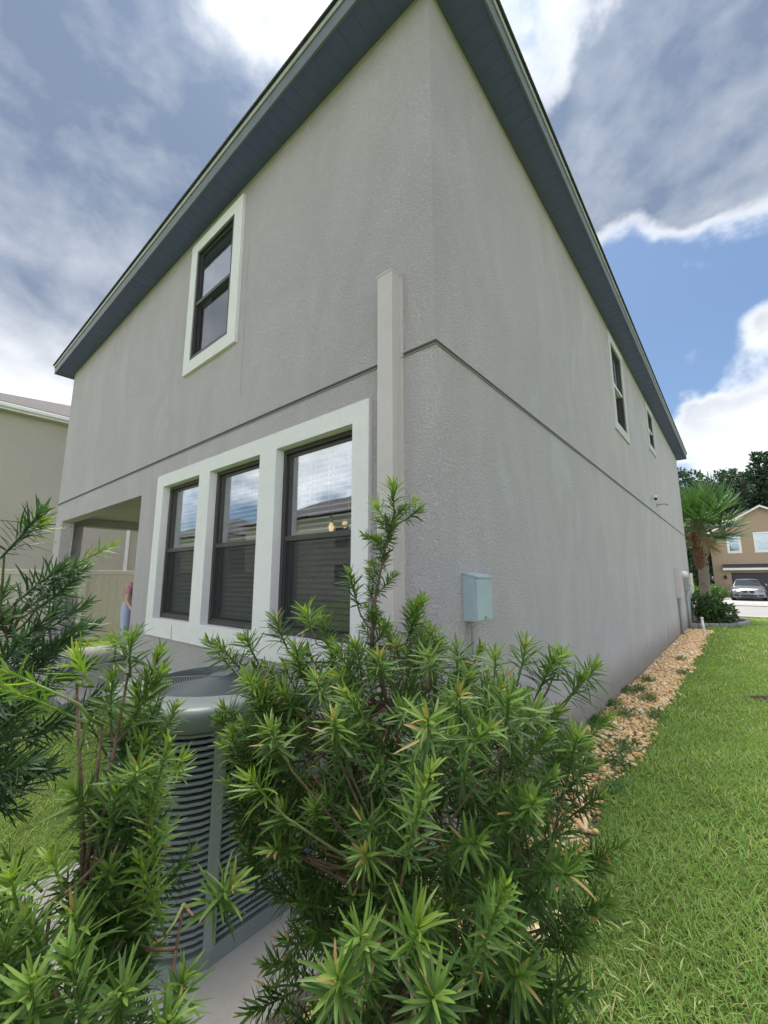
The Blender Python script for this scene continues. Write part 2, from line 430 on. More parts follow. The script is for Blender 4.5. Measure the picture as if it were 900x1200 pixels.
wall_grid(MB(), WX + .21, -.21, -.05, ZS, [], PB, 0, .2).build('front_wall', 'stucco_grey', house)
# porch room
m_ = MB(); m_.box(-9.05, -4.6, 3.2, 3.35, -.05, 2.85); m_.build('porch_wall', 'stucco_grey', house)
m_ = MB(); m_.box(-4.73, -4.55, .21, 3.19, -.05, 2.85); m_.build('porch_wall', 'stucco_grey', house)
m_ = MB(); m_.box(-9.05, -4.735, .21, 3.19, 2.76, 2.84); m_.build('porch_ceiling', 'soffit_beige', house)
# rooms behind the windows
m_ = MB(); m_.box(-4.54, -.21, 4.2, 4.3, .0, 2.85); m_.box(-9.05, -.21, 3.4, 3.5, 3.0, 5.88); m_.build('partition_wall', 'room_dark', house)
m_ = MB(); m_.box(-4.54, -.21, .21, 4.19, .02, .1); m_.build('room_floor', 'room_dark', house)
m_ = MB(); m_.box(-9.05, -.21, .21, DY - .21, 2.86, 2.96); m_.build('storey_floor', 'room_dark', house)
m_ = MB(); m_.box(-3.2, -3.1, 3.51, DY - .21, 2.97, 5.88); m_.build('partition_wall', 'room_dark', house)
# expansion joints: dark slot between two beads, just proud of the stucco
def joint(p0, p1, out, side, name='joint_bead'):
    p0, p1, out, side = map(Vector, (p0, p1, out, side))
    for k, (s0, s1, o1, mt) in enumerate(((-.018, -.013, .010, 'bead_grey'), (-.013, .012, .002, 'joint_dark'), (.012, .016, .006, 'bead_grey'))):
        mb = MB(); a = [p0 + side * s0, p1 + side * s0, p1 + side * s1, p0 + side * s1]
        b = [q + out * o1 for q in a]; a = [q - out * .01 for q in a]
        mb.v = [tuple(q) for q in a + b]
        mb.f = [(4, 5, 6, 7), (0, 1, 5, 4), (1, 2, 6, 5), (2, 3, 7, 6), (3, 0, 4, 7)]
        mb.build('joint_slot' if k == 1 else name, mt, house)
joint((WX, 0, ZJ), (0.003, 0, ZJ), (0, -1, 0), (0, 0, 1))
joint((0, -.003, ZJ), (0, DY, ZJ), (1, 0, 0), (0, 0, 1))
mb = MB()
for z0, z1 in ((ZJ + .02, ZS),):
    mb.box(-2.346, -2.339, -.004, .01, z0, z1)
mb.build('vertical_joint', 'stucco_grey', house)
# window trim, proud of the wall
def trim(P, outer, holes, mt='trim_white', pr=.035): return wall_grid(MB(), *outer, holes, P, -pr, .065).build('window_trim', mt, house, bevel=.004)
trim(PR, (-4.145, -.545, .85, 2.765), low)
trim(PR, (-3.68, -2.465, 3.965, 5.765), [upr])
trim(PS, sw1o, [sw1], 'trim_grey', .028); trim(PS, sw2o, [sw2], 'trim_grey', .028)
mb = MB(); mb.box(-3.42, -3.408, -.037, -.03, .856, 1.0); mb.build('trim_crack', 'bead_grey', house)

def window(w, h, loc, rz, slat_tilt=34, parent=house, frame='bronze', rail='bronze', screen=True, blinds=True, gm='window_glass', scr='insect_screen'):
    """local: x along the wall, y inwards, z up, origin at bottom centre"""
    f = .038; mb = MB(); x = w / 2; g = .0015
    mb.box(-x + g, -x + f, .045, .13, g, h - g); mb.box(x - f, x - g, .045, .13, g, h - g)
    mb.box(-x + f, x - f, .046, .13, h - f, h - g); mb.box(-x + f, x - f, .046, .13, g, f)
    o = mb.build('window', frame, parent, bevel=.003); o.location = loc; o.rotation_euler = (0, 0, rz)
    zm = h * .50
    mb = MB(); mb.box(-x + f, x - f, .052, .105, zm - .022, zm + .022); mb.build('meeting_rail', rail, o, bevel=.003)
    s = .028; q = x - f - .002
    mb = MB(); zb, zt = zm + .0221, h - f - .001
    mb.box(-q, -q + s, .075, .10, zb, zt); mb.box(q - s, q, .075, .10, zb, zt); mb.box(-q + s, q - s, .076, .10, zt - s, zt)
    mb.build('upper_sash', frame, o, bevel=.002)
    mb = MB(); zb2, zt2 = f + .001, zm - .0221; s2 = .036
    mb.box(-q, -q + s2, .09, .12, zb2, zt2); mb.box(q - s2, q, .09, .12, zb2, zt2); mb.box(-q + s2, q - s2, .091, .12, zb2, zb2 + s2)
    mb.build('lower_sash', frame, o, bevel=.002)
    MB().box(-q + s, q - s, .086, .090, zb, zt - s).build('upper_pane', gm, o)
    MB().box(-q + s2, q - s2, .103, .107, zb2 + s2, zt2).build('lower_pane', gm, o)
    if screen:
        MB().quad((-q, .062, zb2), (q, .062, zb2), (q, .062, zt2), (-q, .062, zt2)).build('insect_screen', scr, o)
        mb = MB(); mb.box(-q, -q + .018, .056, .068, zb2, zt2); mb.box(q - .018, q, .056, .068, zb2, zt2); mb.box(-q + .018, q - .018, .056, .068, zb2, zb2 + .018)
        mb.build('screen_frame', frame, o)
    if blinds:
        mb = MB(); z = .06; ca, sa = math.cos(R(slat_tilt)) * .024, math.sin(R(slat_tilt)) * .024
        while z < h - .09:
            mb.quad((-q + .01, .19 - ca, z - sa), (q - .01, .19 - ca, z - sa), (q - .01, .19 + ca, z + sa), (-q + .01, .19 + ca, z + sa)); z += .047
        for xx in (-q * .55, q * .55, 0): mb.tube([(xx, .165, .05), (xx, .165, h - .05)], .0016, 4); mb.tube([(xx, .215, .05), (xx, .215, h - .05)], .0016, 4)
        mb.box(-q + .005, q - .005, .16, .22, h - .09, h - .04)
        tag(mb.build('blinds', 'blind_white', o), kind='stuff')
    return o
for a, b, c, e in low: window(b - a, e - c, ((a + b) / 2, 0, c), 0)
a, b, c, e = upr; window(b - a, e - c, ((a + b) / 2, -.076, c), 0, 60, blinds=False, scr='fine_screen')
for (a, b, c, e) in (sw1, sw2): window(b - a, e - c, (.055, (a + b) / 2, c), math.pi / 2, 60, rail='frame_white', scr='fine_screen')

# ---- roof: hip with soffit panels, fascia, drip edge
def hip_roof(parent, x0, x1, y0, y1, ze, pitch, mat='shingle', name='roof'):
    """plan incl. overhang; ridge along the longer side"""
    w = min(x1 - x0, y1 - y0) / 2; zr = ze + w * pitch
    if (y1 - y0) >= (x1 - x0): r0, r1 = ((x0 + x1) / 2, y0 + w, zr), ((x0 + x1) / 2, y1 - w, zr)
    else: r0, r1 = (x0 + w, (y0 + y1) / 2, zr), (x1 - w, (y0 + y1) / 2, zr)
    c = [(x0, y0, ze), (x1, y0, ze), (x1, y1, ze), (x0, y1, ze)]
    lo = [(p[0], p[1], ze - .022) for p in c]
    mb = MB()
    if (y1 - y0) >= (x1 - x0):
        mb.poly([c[0], c[1], r0]); mb.poly([c[1], c[2], r1, r0]); mb.poly([c[2], c[3], r1]); mb.poly([c[3], c[0], r0, r1])
    else:
        mb.poly([c[0], c[1], r1, r0]); mb.poly([c[1], c[2], r1]); mb.poly([c[2], c[3], r0, r1]); mb.poly([c[3], c[0], r0])
    for i in range(4): j = (i + 1) % 4; mb.quad(lo[i], lo[j], c[j], c[i])
    mb.poly(lo[::-1])
    return mb.build(name, mat, parent)
RX0, RX1, RY0, RY1 = WX - OH, OH, -OH, DY + OH
roof = hip_roof(house, RX0 - .035, RX1 + .035, RY0 - .035, RY1 + .035, ZS + .195, .42)
def frame_ring(name, mat, x0, x1, y0, y1, z0, z1, th, parent, bevel=.003):
    mb = MB(); mb.box(x0, x1, y0, y0 + th, z0, z1); mb.box(x0, x1, y1 - th, y1, z0, z1)
    mb.box(x0, x0 + th, y0 + th, y1 - th, z0, z1); mb.box(x1 - th, x1, y0 + th, y1 - th, z0, z1)
    return mb.build(name, mat, parent, bevel=bevel)
frame_ring('fascia', 'fascia_grey', RX0, RX1, RY0, RY1, ZS - .018, ZS + .150, .02, roof)
frame_ring('drip_edge', 'drip_edge', RX0 - .014, RX1 + .014, RY0 - .014, RY1 + .014, ZS + .118, ZS + .172, .013, roof)
pw = .3048
def soffit_panel_mesh(length):
    mb = MB(); w = pw - .0018; g = .006                     # two shallow V ribs across each panel
    xs = [0, w / 2 - .012, w / 2, w / 2 + .012, w]; zs = [0, 0, .005, 0, 0]
    n = len(xs); mb.v = [(x, 0, z) for x, z in zip(xs, zs)] + [(x, length, z) for x, z in zip(xs, zs)] + [(0, 0, .016), (w, 0, .016), (0, length, .016), (w, length, .016)]
    for i in range(n - 1): mb.f.append((i + n, i + n + 1, i + 1, i))
    mb.f += [(0, n, 12, 10), (n - 1, 11, 13, 2 * n - 1), (10, 11, 4, 3, 2, 1, 0), (12, 5, 6, 7, 8, 9, 13)]
    me = bpy.data.meshes.new('soffit_panel'); me.from_pydata(mb.v, [], mb.f); me.update(); return me
spm = soffit_panel_mesh(OH - .021)
def soffit(x, y, rz):
    o = link_mesh('soffit_panel', spm, 'soffit_grey', roof); o.location = (x, y, ZS); o.rotation_euler = (0, 0, rz); return o
n = int((RX1 - RX0 - .05) / pw)
for i in range(n): soffit(RX0 + .022 + i * pw, RY0 + .0205, 0)
n = int((DY + .29) / pw)
for i in range(n): soffit(RX1 - .0205, 0.003 + i * pw, math.pi / 2); 
for i in range(n): soffit(WX - .001, .003 + i * pw, math.pi / 2)
mb = MB(); mb.box(RX0 + .021, RX1 - .021, RY0 + .021, RY1 - .021, ZS + .02, ZS + .03); mb.build('soffit_backing', 'joint_dark', roof)

# ---- things fixed to the house
t_ = thing('pipe_chase', 'tall square taupe cover boxing in pipes up the wall beside the triple window', 'pipe cover', (-.345, 0, 0))
mb = MB(); mb.box(-.065, .065, -.1, .004, .35, 3.60); mb.build('chase_cover', 'chase_grey', t_, bevel=.004)
mb = MB(); mb.box(-.085, .085, -.006, .004, .35, 3.585); mb.build('flange', 'chase_grey', t_)
mb = MB(); mb.box(-.069, .069, -.104, .004, 3.595, 3.612); mb.build('cap', 'chase_grey', t_, bevel=.003)
mb = MB(); mb.tube([(-.02, -.04, .36), (-.02, -.05, .2), (-.08, -.2, .12), (-.2, -.5, .12)], .02, 8); mb.build('refrigerant_line', 'ac_core', t_, smooth=True)

t_ = thing('disconnect_box', 'pale blue grey electrical disconnect box on the side wall', 'electrical box', (0, .345, 1.24))
mb = MB(); mb.box(.0, .088, -.10, .105, .0, .288); mb.build('enclosure', 'box_grey', t_, bevel=.004)
mb = MB(); mb.v = [(.0, -.106, .292), (.11, -.106, .262), (.11, .111, .262), (.0, .111, .292), (.0, -.106, .3), (.112, -.106, .272), (.112, .111, .272), (.0, .111, .3)]
mb.f = [(0, 3, 2, 1), (4, 5, 6, 7), (0, 1, 5, 4), (1, 2, 6, 5), (2, 3, 7, 6), (3, 0, 4, 7)]
mb.build('rain_hood', 'box_grey', t_)
mb = MB(); mb.box(.0885, .1, -.096, .101, .008, .262); mb.build('cover', 'box_grey', t_, bevel=.003)
mb = MB(); mb.box(.1, .108, -.006, .012, .012, .03); mb.tube([(.088, -.101, .235), (.088, -.109, .235)], .005, 8); mb.build('latch', 'conduit_grey', t_)
mb = MB(); mb.tube([(.045, -.06, 0), (.045, -.06, -.03)], .019, 10); mb.build('conduit_fitting', 'conduit_grey', t_, smooth=True)
mb = MB(); mb.tube([(.045, -.06, -.03), (.043, -.06, -.35), (.04, -.065, -.8), (.02, -.12, -1.1), (-.1, -.42, -1.16)], .0125, 8); mb.build('conduit', 'conduit_grey', t_, smooth=True)

t_ = thing('meter_box', 'tall taupe electric meter cabinet on the side wall with conduit below', 'meter box', (0, 12.0, 0))
mb = MB(); mb.box(0, .13, -.36, .16, .98, 1.80); mb.build('cabinet', 'chase_grey', t_, bevel=.008)
mb = MB(); mb.box(.13, .138, -.34, .14, 1.0, 1.78); mb.build('door', 'chase_grey', t_, bevel=.004)
mb = MB(); mb.tube([(.13, .02, 1.62), (.17, .02, 1.62), (.25, .02, 1.62), (.27, .02, 1.62)], [.085, .085, .08, .05], 14); mb.build('meter', 'white_metal', t_, smooth=True)
for yy in (-.3, -.12): mb = MB(); mb.tube([(.05, yy, .98), (.05, yy, -.02)], .033 if yy < -.2 else .02, 10); mb.build('conduit', 'conduit_grey', t_, smooth=True)
t_ = thing('utility_box', 'smaller grey utility box with conduits beyond the meter cabinet', 'utility box', (0, 14.0, 0))
mb = MB(); mb.box(0, .12, -.2, .2, 1.12, 1.5); mb.build('cabinet', 'conduit_grey', t_, bevel=.008)
mb = MB(); mb.box(.0, .15, -.215, .215, 1.5, 1.525); mb.build('hood', 'conduit_grey', t_, bevel=.004)
for yy, r in ((-.15, .028), (0.02, .02), (.15, .028)): mb = MB(); mb.tube([(.05, yy, 1.12), (.05, yy, -.02)], r, 10); mb.build('conduit', 'conduit_grey', t_, smooth=True)
mb = MB(); mb.tube([(.12, .05, 1.3), (.2, .05, 1.32), (.23, .05, 1.2)], .025, 8); mb.build('hose_bib', 'white_metal', t_, smooth=True)

t_ = thing('security_camera', 'white wall camera with dark lens above the stucco joint on the side wall', 'camera', (0, 8.95, 3.28))
mb = MB(); mb.tube([(0, 0, 0.02), (.02, 0, .02)], .05, 12); mb.build('mount', 'white_metal', t_)
mb = MB(); mb.tube([(.02, 0, .02), (.07, -.02, .03)], .015, 8); mb.build('arm', 'white_metal', t_)
mb = MB(); mb.tube([(.06, .06, .07), (.075, .0, .06), (.085, -.14, .02)], [.03, .038, .038], 12); mb.build('housing', 'white_metal', t_, smooth=True)
mb = MB(); mb.tube([(.085, -.135, -.015), (.087, -.16, -.03)], [.034, .028], 12); mb.build('lens', 'car_black', t_)
t_ = thing('wall_bracket', 'small dark curved bracket sticking out of the side wall past the camera', 'lamp', (0, 9.62, 3.24))  # short curved bracket on its mount, carries no lamp
mb = MB(); mb.tube([(0, 0, 0), (.05, 0, .01), (.16, .03, .015), (.22, .05, -.02)], [.018, .014, .014, .02], 8); mb.build('bracket', 'conduit_grey', t_, smooth=True)
mb = MB(); mb.tube([(0, 0, 0), (.012, 0, 0)], .045, 10); mb.build('mount', 'conduit_grey', t_)

# pendant seen through the blinds
for (u, v) in ((388, 618), (404, 614)):
    q = along(u, v, 3.3); 
    t_ = thing('pendant_light', 'small glowing warm bulb hanging inside behind the window blinds', 'lamp', (q.x, q.y, q.z), 0, 'pendant bulbs behind the blinds')
    mb = MB(); mb.tube([(0, 0, -.035), (0, 0, -.025), (0, 0, 0), (0, 0, .025), (0, 0, .04)], [.006, .016, .022, .015, .008], 10); mb.build('bulb', 'bulb', t_, smooth=True)
    mb = MB(); mb.tube([(0, 0, .04), (0, 0, .09)], .014, 8); mb.tube([(0, 0, .09), (0, 0, 2.858 - q.z)], .003, 5); mb.build('cord', 'bronze', t_)

# ================================================================== AIR CONDITIONER
t_ = thing('air_conditioner', 'grey outdoor air conditioner condenser with louvred sides on a concrete pad', 'air conditioner', (-.69, -.95, .10))
S, C_ = .385, .16; HT = .86
def octo(s, c): return [(-s + c, -s), (s - c, -s), (s, -s + c), (s, s - c), (s - c, s), (-s + c, s), (-s, s - c), (-s, -s + c)]
def rounded(s, c, k=4):
    o = []; base = [(s - c, -s + c, -90), (s - c, s - c, 0), (-s + c, s - c, 90), (-s + c, -s + c, 180)]
    for x, y, a0 in base:
        for i in range(k + 1): a = R(a0 + 90 * i / k); o.append((x + c * math.cos(a), y + c * math.sin(a)))
    return o
OUT = rounded(S, C_ * 1.15, 5)
MB().ring(OUT, [(-.06, .03), (-.06, HT)]).build('coil', 'ac_core', t_)
mb = MB(); mb.ring(OUT, [(-.09, .0), (.012, .0), (.012, .055), (-.03, .065)]); mb.poly([(x * .8, y * .8, .001) for x, y in OUT]); mb.build('base_pan', 'ac_metal', t_)
nl = 31; z0 = .075; dz = (HT - .04 - z0) / nl
slm = MB().ring(OUT, [(-.012, .011), (.002, .011), (.006, .006), (.004, .0), (-.012, .001)])
slat_me = bpy.data.meshes.new('louver'); slat_me.from_pydata(slm.v, [], slm.f); slat_me.update()
for i in range(nl):
    o = link_mesh('louver', slat_me, 'ac_metal', t_); o.location = (0, 0, z0 + i * dz)
pa = rounded(S, C_ * 1.15, 1)
for (x, y) in pa:
    n2 = Vector((x, y)).normalized(); mb = MB()
    tdir = Vector((-n2.y, n2.x)); w = .022
    c0 = Vector((x, y)) + n2 * .010
    q = [c0 - tdir * w - n2 * .03, c0 - tdir * w + n2 * .006, c0 + tdir * w + n2 * .006, c0 + tdir * w - n2 * .03]
    mb.v = [(p.x, p.y, .056) for p in q] + [(p.x, p.y, HT - .02) for p in q]
    mb.f = [(0, 1, 5, 4), (1, 2, 6, 5), (2, 3, 7, 6), (3, 0, 4, 7), (4, 5, 6, 7)]
    mb.build('corner_post', 'ac_metal', t_, bevel=.006)
ang = [(math.cos(2 * math.pi * i / 48), math.sin(2 * math.pi * i / 48)) for i in range(48)]
O2 = rounded(S, C_ * 1.15, 11)
mb = MB(); mb.ring(O2, [(-.03, HT - .045), (.016, HT - .045), (.018, HT + .02), (.010, HT + .036), (-.012, HT + .044)])
top0 = len(mb.v) - len(O2); rr = .325
base = len(mb.v); k = len(O2)
for x, y in O2:
    a = math.atan2(y, x); mb.v.append((rr * math.cos(a), rr * math.sin(a), HT + .050))
for i in range(k): j = (i + 1) % k; mb.f.append((top0 + i, top0 + j, base + j, base + i))
b2 = len(mb.v)
for x, y in O2:
    a = math.atan2(y, x); mb.v.append(((rr - .012) * math.cos(a), (rr - .012) * math.sin(a), HT + .02))
for i in range(k): j = (i + 1) % k; mb.f.append((base + i, base + j, b2 + j, b2 + i))
mb.build('top_cover', 'ac_metal', t_, smooth=True)
mb = MB(); mb.poly([(x * (rr - .01), y * (rr - .01), HT - .06) for x, y in ang]); mb.build('fan_shroud', 'ac_core', t_)
mb = MB()
for r_ in [.05 + i * .0105 for i in range(27)]:
    zc = HT + .050 + .016 * (1 - (r_ / rr) ** 2)
    pts = [(x * r_, y * r_, zc) for x, y in ang]; mb.tube(pts + [pts[0]], .0030, 4, False)
for i in range(8):
    x, y = ang[i * 6]; mb.tube([(x * .04, y * .04, HT + .064), (x * .2, y * .2, HT + .06), (x * rr, y * rr, HT + .05)], .0035, 5)
mb.tube([(0, 0, HT + .055), (0, 0, HT + .072)], [.055, .05], 16)
mb.build('fan_grille', 'ac_dark', t_)
for i in range(4):
    a = i * math.pi / 2 + .3; mb = MB(); c_, s_ = math.cos(a), math.sin(a); c2, s2 = math.cos(a + .75), math.sin(a + .75)
    mb.quad((.05 * c_, .05 * s_, HT - .03), (.3 * c_, .3 * s_, HT - .04), (.31 * c2, .31 * s2, HT - .01), (.05 * c2, .05 * s2, HT - .015)); mb.build('fan_blade', 'ac_dark', t_)
mb = MB(); mb.box(-.69, .69, -.66, .55, 0, .10)
pad = mb.build('equipment_pad', 'concrete', None, bevel=.012, loc=(-.67, -.86, 0)); tag(pad, 'weathered grey concrete slab under the air conditioner', 'concrete pad')

# ================================================================== NEIGHBOURS
NX = -13.17
nb = thing('house', 'beige stucco neighbouring house with brown shingle roof behind the vinyl fence', 'house', (NX, -2.6, 0))
wall_grid(MB(), 0, 17, -.05, 5.9, [], lambda u, z, dd: (-dd, u, z), 0, .2).build('side_wall', 'stucco_beige', nb)
wall_grid(MB(), -9.5, -.21, -.05, 5.9, [], lambda u, z, dd: (u, dd, z), 0, .2).build('rear_wall', 'stucco_beige', nb)
wall_grid(MB(), -9.5, -.21, -.05, 5.9, [], lambda u, z, dd: (u, 17 - dd, z), 0, .2).build('front_wall', 'stucco_beige', nb)
wall_grid(MB(), .21, 16.79, -.05, 5.9, [], lambda u, z, dd: (-9.5 + dd, u, z), 0, .2).build('left_wall', 'stucco_beige', nb)
rf = hip_roof(nb, -9.83, .35, -.35, 17.35, 6.07, .42)
frame_ring('fascia', 'white_metal', -9.8, .3, -.3, 17.3, 5.88, 6.04, .02, rf)
mb = MB(); mb.box(.31, .40, -.32, 17.32, 5.93, 6.04); mb.build('gutter', 'white_metal', rf, bevel=.02)
mb = MB(); mb.box(-9.77, .27, -.27, 17.27, 5.9, 5.92); mb.build('soffit', 'soffit_beige', rf)
mb = MB(); mb.box(-.003, .008, 0, 17, 2.985, 3.0); mb.build('joint_bead', 'joint_dark', nb)
mb = MB(); mb.box(.0, .07, 5.15, 5.24, .1, 5.9); mb.build('downspout', 'white_metal', nb, bevel=.01)

fx = -10.9
fence = thing('vinyl_fence', 'tan vinyl privacy fence with capped posts seen past the porch', 'fence', (fx, 0, 0))
yy = [-6.2 + 2.4 * i for i in range(8)]; off = 1.0 - yy[3]
yy = [y + off for y in yy]
for y in yy:
    mb = MB(); mb.box(-.064, .064, y - .064, y + .064, -.05, 1.76); o = mb.build('post', 'fence_vinyl', fence, bevel=.006)
    mb = MB(); mb.box(-.075, .075, y - .075, y + .075, 1.76, 1.785); mb.poly([(-.07, y - .07, 1.785), (.07, y - .07, 1.785), (0, y, 1.82)]); mb.poly([(.07, y - .07, 1.785), (.07, y + .07, 1.785), (0, y, 1.82)]); mb.poly([(.07, y + .07, 1.785), (-.07, y + .07, 1.785), (0, y, 1.82)]); mb.poly([(-.07, y + .07, 1.785), (-.07, y - .07, 1.785), (0, y, 1.82)])
    mb.build('post_cap', 'fence_vinyl', o)
brd = MB().box(-.011, .011, .002, .1655, .14, 1.60); brd_me = bpy.data.meshes.new('board'); brd_me.from_pydata(brd.v, [], brd.f); brd_me.update()
for a, b in zip(yy, yy[1:]):
    for z0, z1 in ((.07, .15), (1.59, 1.70)):
        mb = MB(); mb.box(-.03, .03, a + .065, b - .065, z0, z1); mb.build('rail', 'fence_vinyl', fence, bevel=.005)
    k = int((b - a - .13) / .1668)
    for i in range(k + 1):
        y0 = a + .064 + i * .1668
        if y0 + .16 < b - .05: o = link_mesh('board', brd_me, 'fence_vinyl', fence); o.location = (0, y0, 0)

# houses behind the garden, seen only as reflections in the rear windows
for hx, hy, hw, lab in ((-23, -17, 7.5, 'two storey beige house with dark hip roof mirrored in the wide rear window pane'), (-45, -18, 8, 'long beige house with dark hip roof mirrored in the far rear window pane')):
    hb = thing('house', lab, 'house', (hx, hy, 0))
    wins = [(-5, -3.6, 3.6, 5.1), (3.6, 5, 3.6, 5.1), (-5, -3.6, .9, 2.4), (.4, 2.8, .1, 2.3)]
    wall_grid(MB(), -hw, hw, -.05, 5.8, wins, lambda u, z, dd: (-u, -dd, z), 0, .2).build('garden_wall', 'stucco_beige', hb)
    wall_grid(MB(), -hw + .01, hw - .01, -.05, 5.8, [], lambda u, z, dd: (u, -10 + dd, z), 0, .2).build('street_wall', 'stucco_beige', hb)
    for sx in (-1, 1): mb = MB(); mb.box(min(sx * (hw - .2), sx * hw), max(sx * (hw - .2), sx * hw), -9.79, -.21, -.05, 5.8); mb.build('end_wall', 'stucco_beige', hb)
    hip_roof(hb, -hw - .4, hw + .4, -10.4, .4, 5.9, .45)
    for (u0, u1, z0, z1) in wins: mb = MB(); mb.box(-u1, -u0, -.15, -.12, z0, z1); mb.build('window_pane', 'car_glass', hb)

# ------------------------------------------------------------------ far house across the street
FY = 41.0
fh = thing('house', 'tan stucco house with navy garage door across the street', 'house', (0, FY, 0))
PF = lambda u, z, dd: (u, dd, z)
fw = [(.98, 1.62, 3.62, 4.83), (2.62, 4.1, 3.62, 4.95)]
gar = (.9, 5.7, -.05, 1.95)
wall_grid(MB(), -.2, 6.4, -.05, 5.2, [grow(fw[0], 0), grow(fw[1], 0), gar], PF, 0, .2).build('front_wall', 'stucco_tan', fh)
wall_grid(MB(), 6.4, 14, -.05, 5.2, [], lambda u, z, dd: (u, dd + .6, z), 0, .2).build('front_wall', 'stucco_tan', fh)
mb = MB(); mb.box(-.2, 0, .21, 13, -.05, 5.2); mb.build('left_wall', 'stucco_tan', fh)
mb = MB(); mb.box(13.8, 14, .81, 13, -.05, 5.2); mb.build('right_wall', 'stucco_tan', fh)
mb = MB(); mb.box(-.2, 14, 13, 13.2, -.05, 5.2); mb.build('rear_wall', 'stucco_tan', fh)
mb = MB(); mb.poly([(-.2, .02, 5.2), (6.4, .02, 5.2), (3.1, .02, 7.0)]); mb.build('gable', 'stucco_tan', fh)
def slab(mb, a, b, c, d_, th):
    a, b, c, d_ = map(Vector, (a, b, c, d_)); n = (b - a).cross(d_ - a).normalized() * th
    q = [a, b, c, d_]; r = [p - n for p in q]; i = len(mb.v); mb.v += [tuple(p) for p in q + r]
    for f in ((0, 1, 2, 3), (7, 6, 5, 4), (0, 4, 5, 1), (1, 5, 6, 2), (2, 6, 7, 3), (3, 7, 4, 0)): mb.f.append(tuple(i + k for k in f))
mb = MB(); slab(mb, (-.6, -.35, 5.02), (3.1, -.35, 7.13), (3.1, 8, 7.13), (-.6, 8, 5.02), -.06); slab(mb, (3.1, -.35, 7.13), (6.8, -.35, 5.02), (6.8, 8, 5.02), (3.1, 8, 7.13), -.06)
rf = mb.build('roof', 'shingle', fh)
mb = MB(); slab(mb, (-.6, -.36, 4.86), (3.1, -.36, 6.97), (3.1, -.36, 7.12), (-.6, -.36, 5.01), .03); slab(mb, (3.1, -.36, 6.97), (6.8, -.36, 4.86), (6.8, -.36, 5.01), (3.1, -.36, 7.12), .03)
mb.build('rake_board', 'frame_white', rf)
mb = MB(); mb.poly([(2.2, 3, 5.2), (14.5, 3, 5.2), (8.35, 3, 8.7)]); mb.build('rear_gable', 'stucco_tan', fh)
mb = MB(); slab(mb, (1.4, 2.6, 5.0), (8.35, 2.6, 8.9), (8.35, 13.5, 8.9), (1.4, 13.5, 5.0), -.06); slab(mb, (8.35, 2.6, 8.9), (15, 2.6, 5.0), (15, 13.5, 5.0), (8.35, 13.5, 8.9), -.06)
rf2 = mb.build('roof', 'shingle', fh)
mb = MB(); slab(mb, (1.4, 2.58, 4.85), (8.35, 2.58, 8.75), (8.35, 2.58, 8.9), (1.4, 2.58, 5.0), .03); mb.build('rake_board', 'frame_white', rf2)
for (a, b, c, e) in fw:
    wall_grid(MB(), a - .12, b + .12, c - .14, e + .1, [(a + .04, b - .04, c + .04, e - .04)], PF, -.04, .06).build('window_trim', 'frame_white', fh)
    mb = MB(); mb.box(a, b, .04, .08, (c + e) / 2 - .03, (c + e) / 2 + .03)
    if b - a > 1: mb.box((a + b) / 2 - .03, (a + b) / 2 + .03, .035, .075, c, e)
    o = mb.build('window', 'frame_white', fh)
    MB().box(a, b, .09, .1, c, e).build('pane', 'far_glass', o)
    MB().box(a, b, .2, .22, c, e).build('curtain', 'blind_white', o)
mb = MB(); slab(mb, (.45, -.5, 2.3), (6.3, -.5, 2.3), (6.3, -.002, 2.62), (.45, -.002, 2.62), .08); o = mb.build('garage_roof', 'shingle', fh)
mb = MB(); mb.box(.43, 6.32, -.54, -.50, 2.14, 2.31); mb.build('fascia', 'frame_white', o)
for i in range(4):
    z = i * .4875
    for j in range(4):
        x = .9 + j * 1.2; mb = MB(); mb.box(x + .01, x + 1.19, .1, .14, z + .01, z + .4775); mb.box(x + .12, x + 1.08, .085, .11, z + .1, z + .39); mb.build('garage_panel', 'garage_navy', fh)
mb = MB(); mb.box(.88, 5.72, .141, .18, -.05, 1.97); mb.build('garage_backing', 'garage_navy', fh)
mb = MB(); mb.tube([(.52, -.0, 1.75), (.52, -.1, 1.78), (.52, -.14, 1.7)], .02, 6); mb.tube([(.52, -.14, 1.45), (.52, -.14, 1.5), (.52, -.14, 1.68), (.52, -.14, 1.74)], [.04, .08, .1, .03], 8); mb.build('wall_lamp', 'car_black', fh)

# ------------------------------------------------------------------ parked car
car = thing('parked_car', 'silver sedan with twin black grilles parked nose out on the driveway', 'car', (1.72, 37.6, .022))
def loft(secs, close=True):
    mb = MB(); n = len(secs[0])
    for s in secs: mb.v += s
    for k in range(len(secs) - 1):
        for j in range(n): mb.f.append((k * n + j, k * n + (j + 1) % n, (k + 1) * n + (j + 1) % n, (k + 1) * n + j))
    mb.f.append(tuple(range(n))[::-1]); mb.f.append(tuple((len(secs) - 1) * n + j for j in range(n))); return mb
def csec(y, w, zb, zs, zt, wt):
    h = [(w * .86, zb), (w * .97, zb + .08), (w, (zb + zs) / 2), (w * .985, zs), (wt, zt - .03), (wt * .7, zt), (0, zt + .012)]
    return [(x, y, z) for x, z in h] + [(-x, y, z) for x, z in h[::-1][1:]]
body = loft([csec(-2.45, .70, .26, .55, .66, .55), csec(-2.38, .82, .20, .62, .74, .66), csec(-2.1, .90, .18, .70, .84, .74), csec(-1.4, .92, .18, .78, .93, .80), csec(-.9, .925, .18, .84, .97, .84),
             csec(.2, .93, .18, .88, .98, .86), csec(1.4, .92, .18, .90, 1.0, .84), csec(2.1, .88, .2, .90, 1.02, .78), csec(2.4, .78, .3, .8, .96, .66)])
body.build('body', 'car_paint', car, smooth=True, bevel=.01)
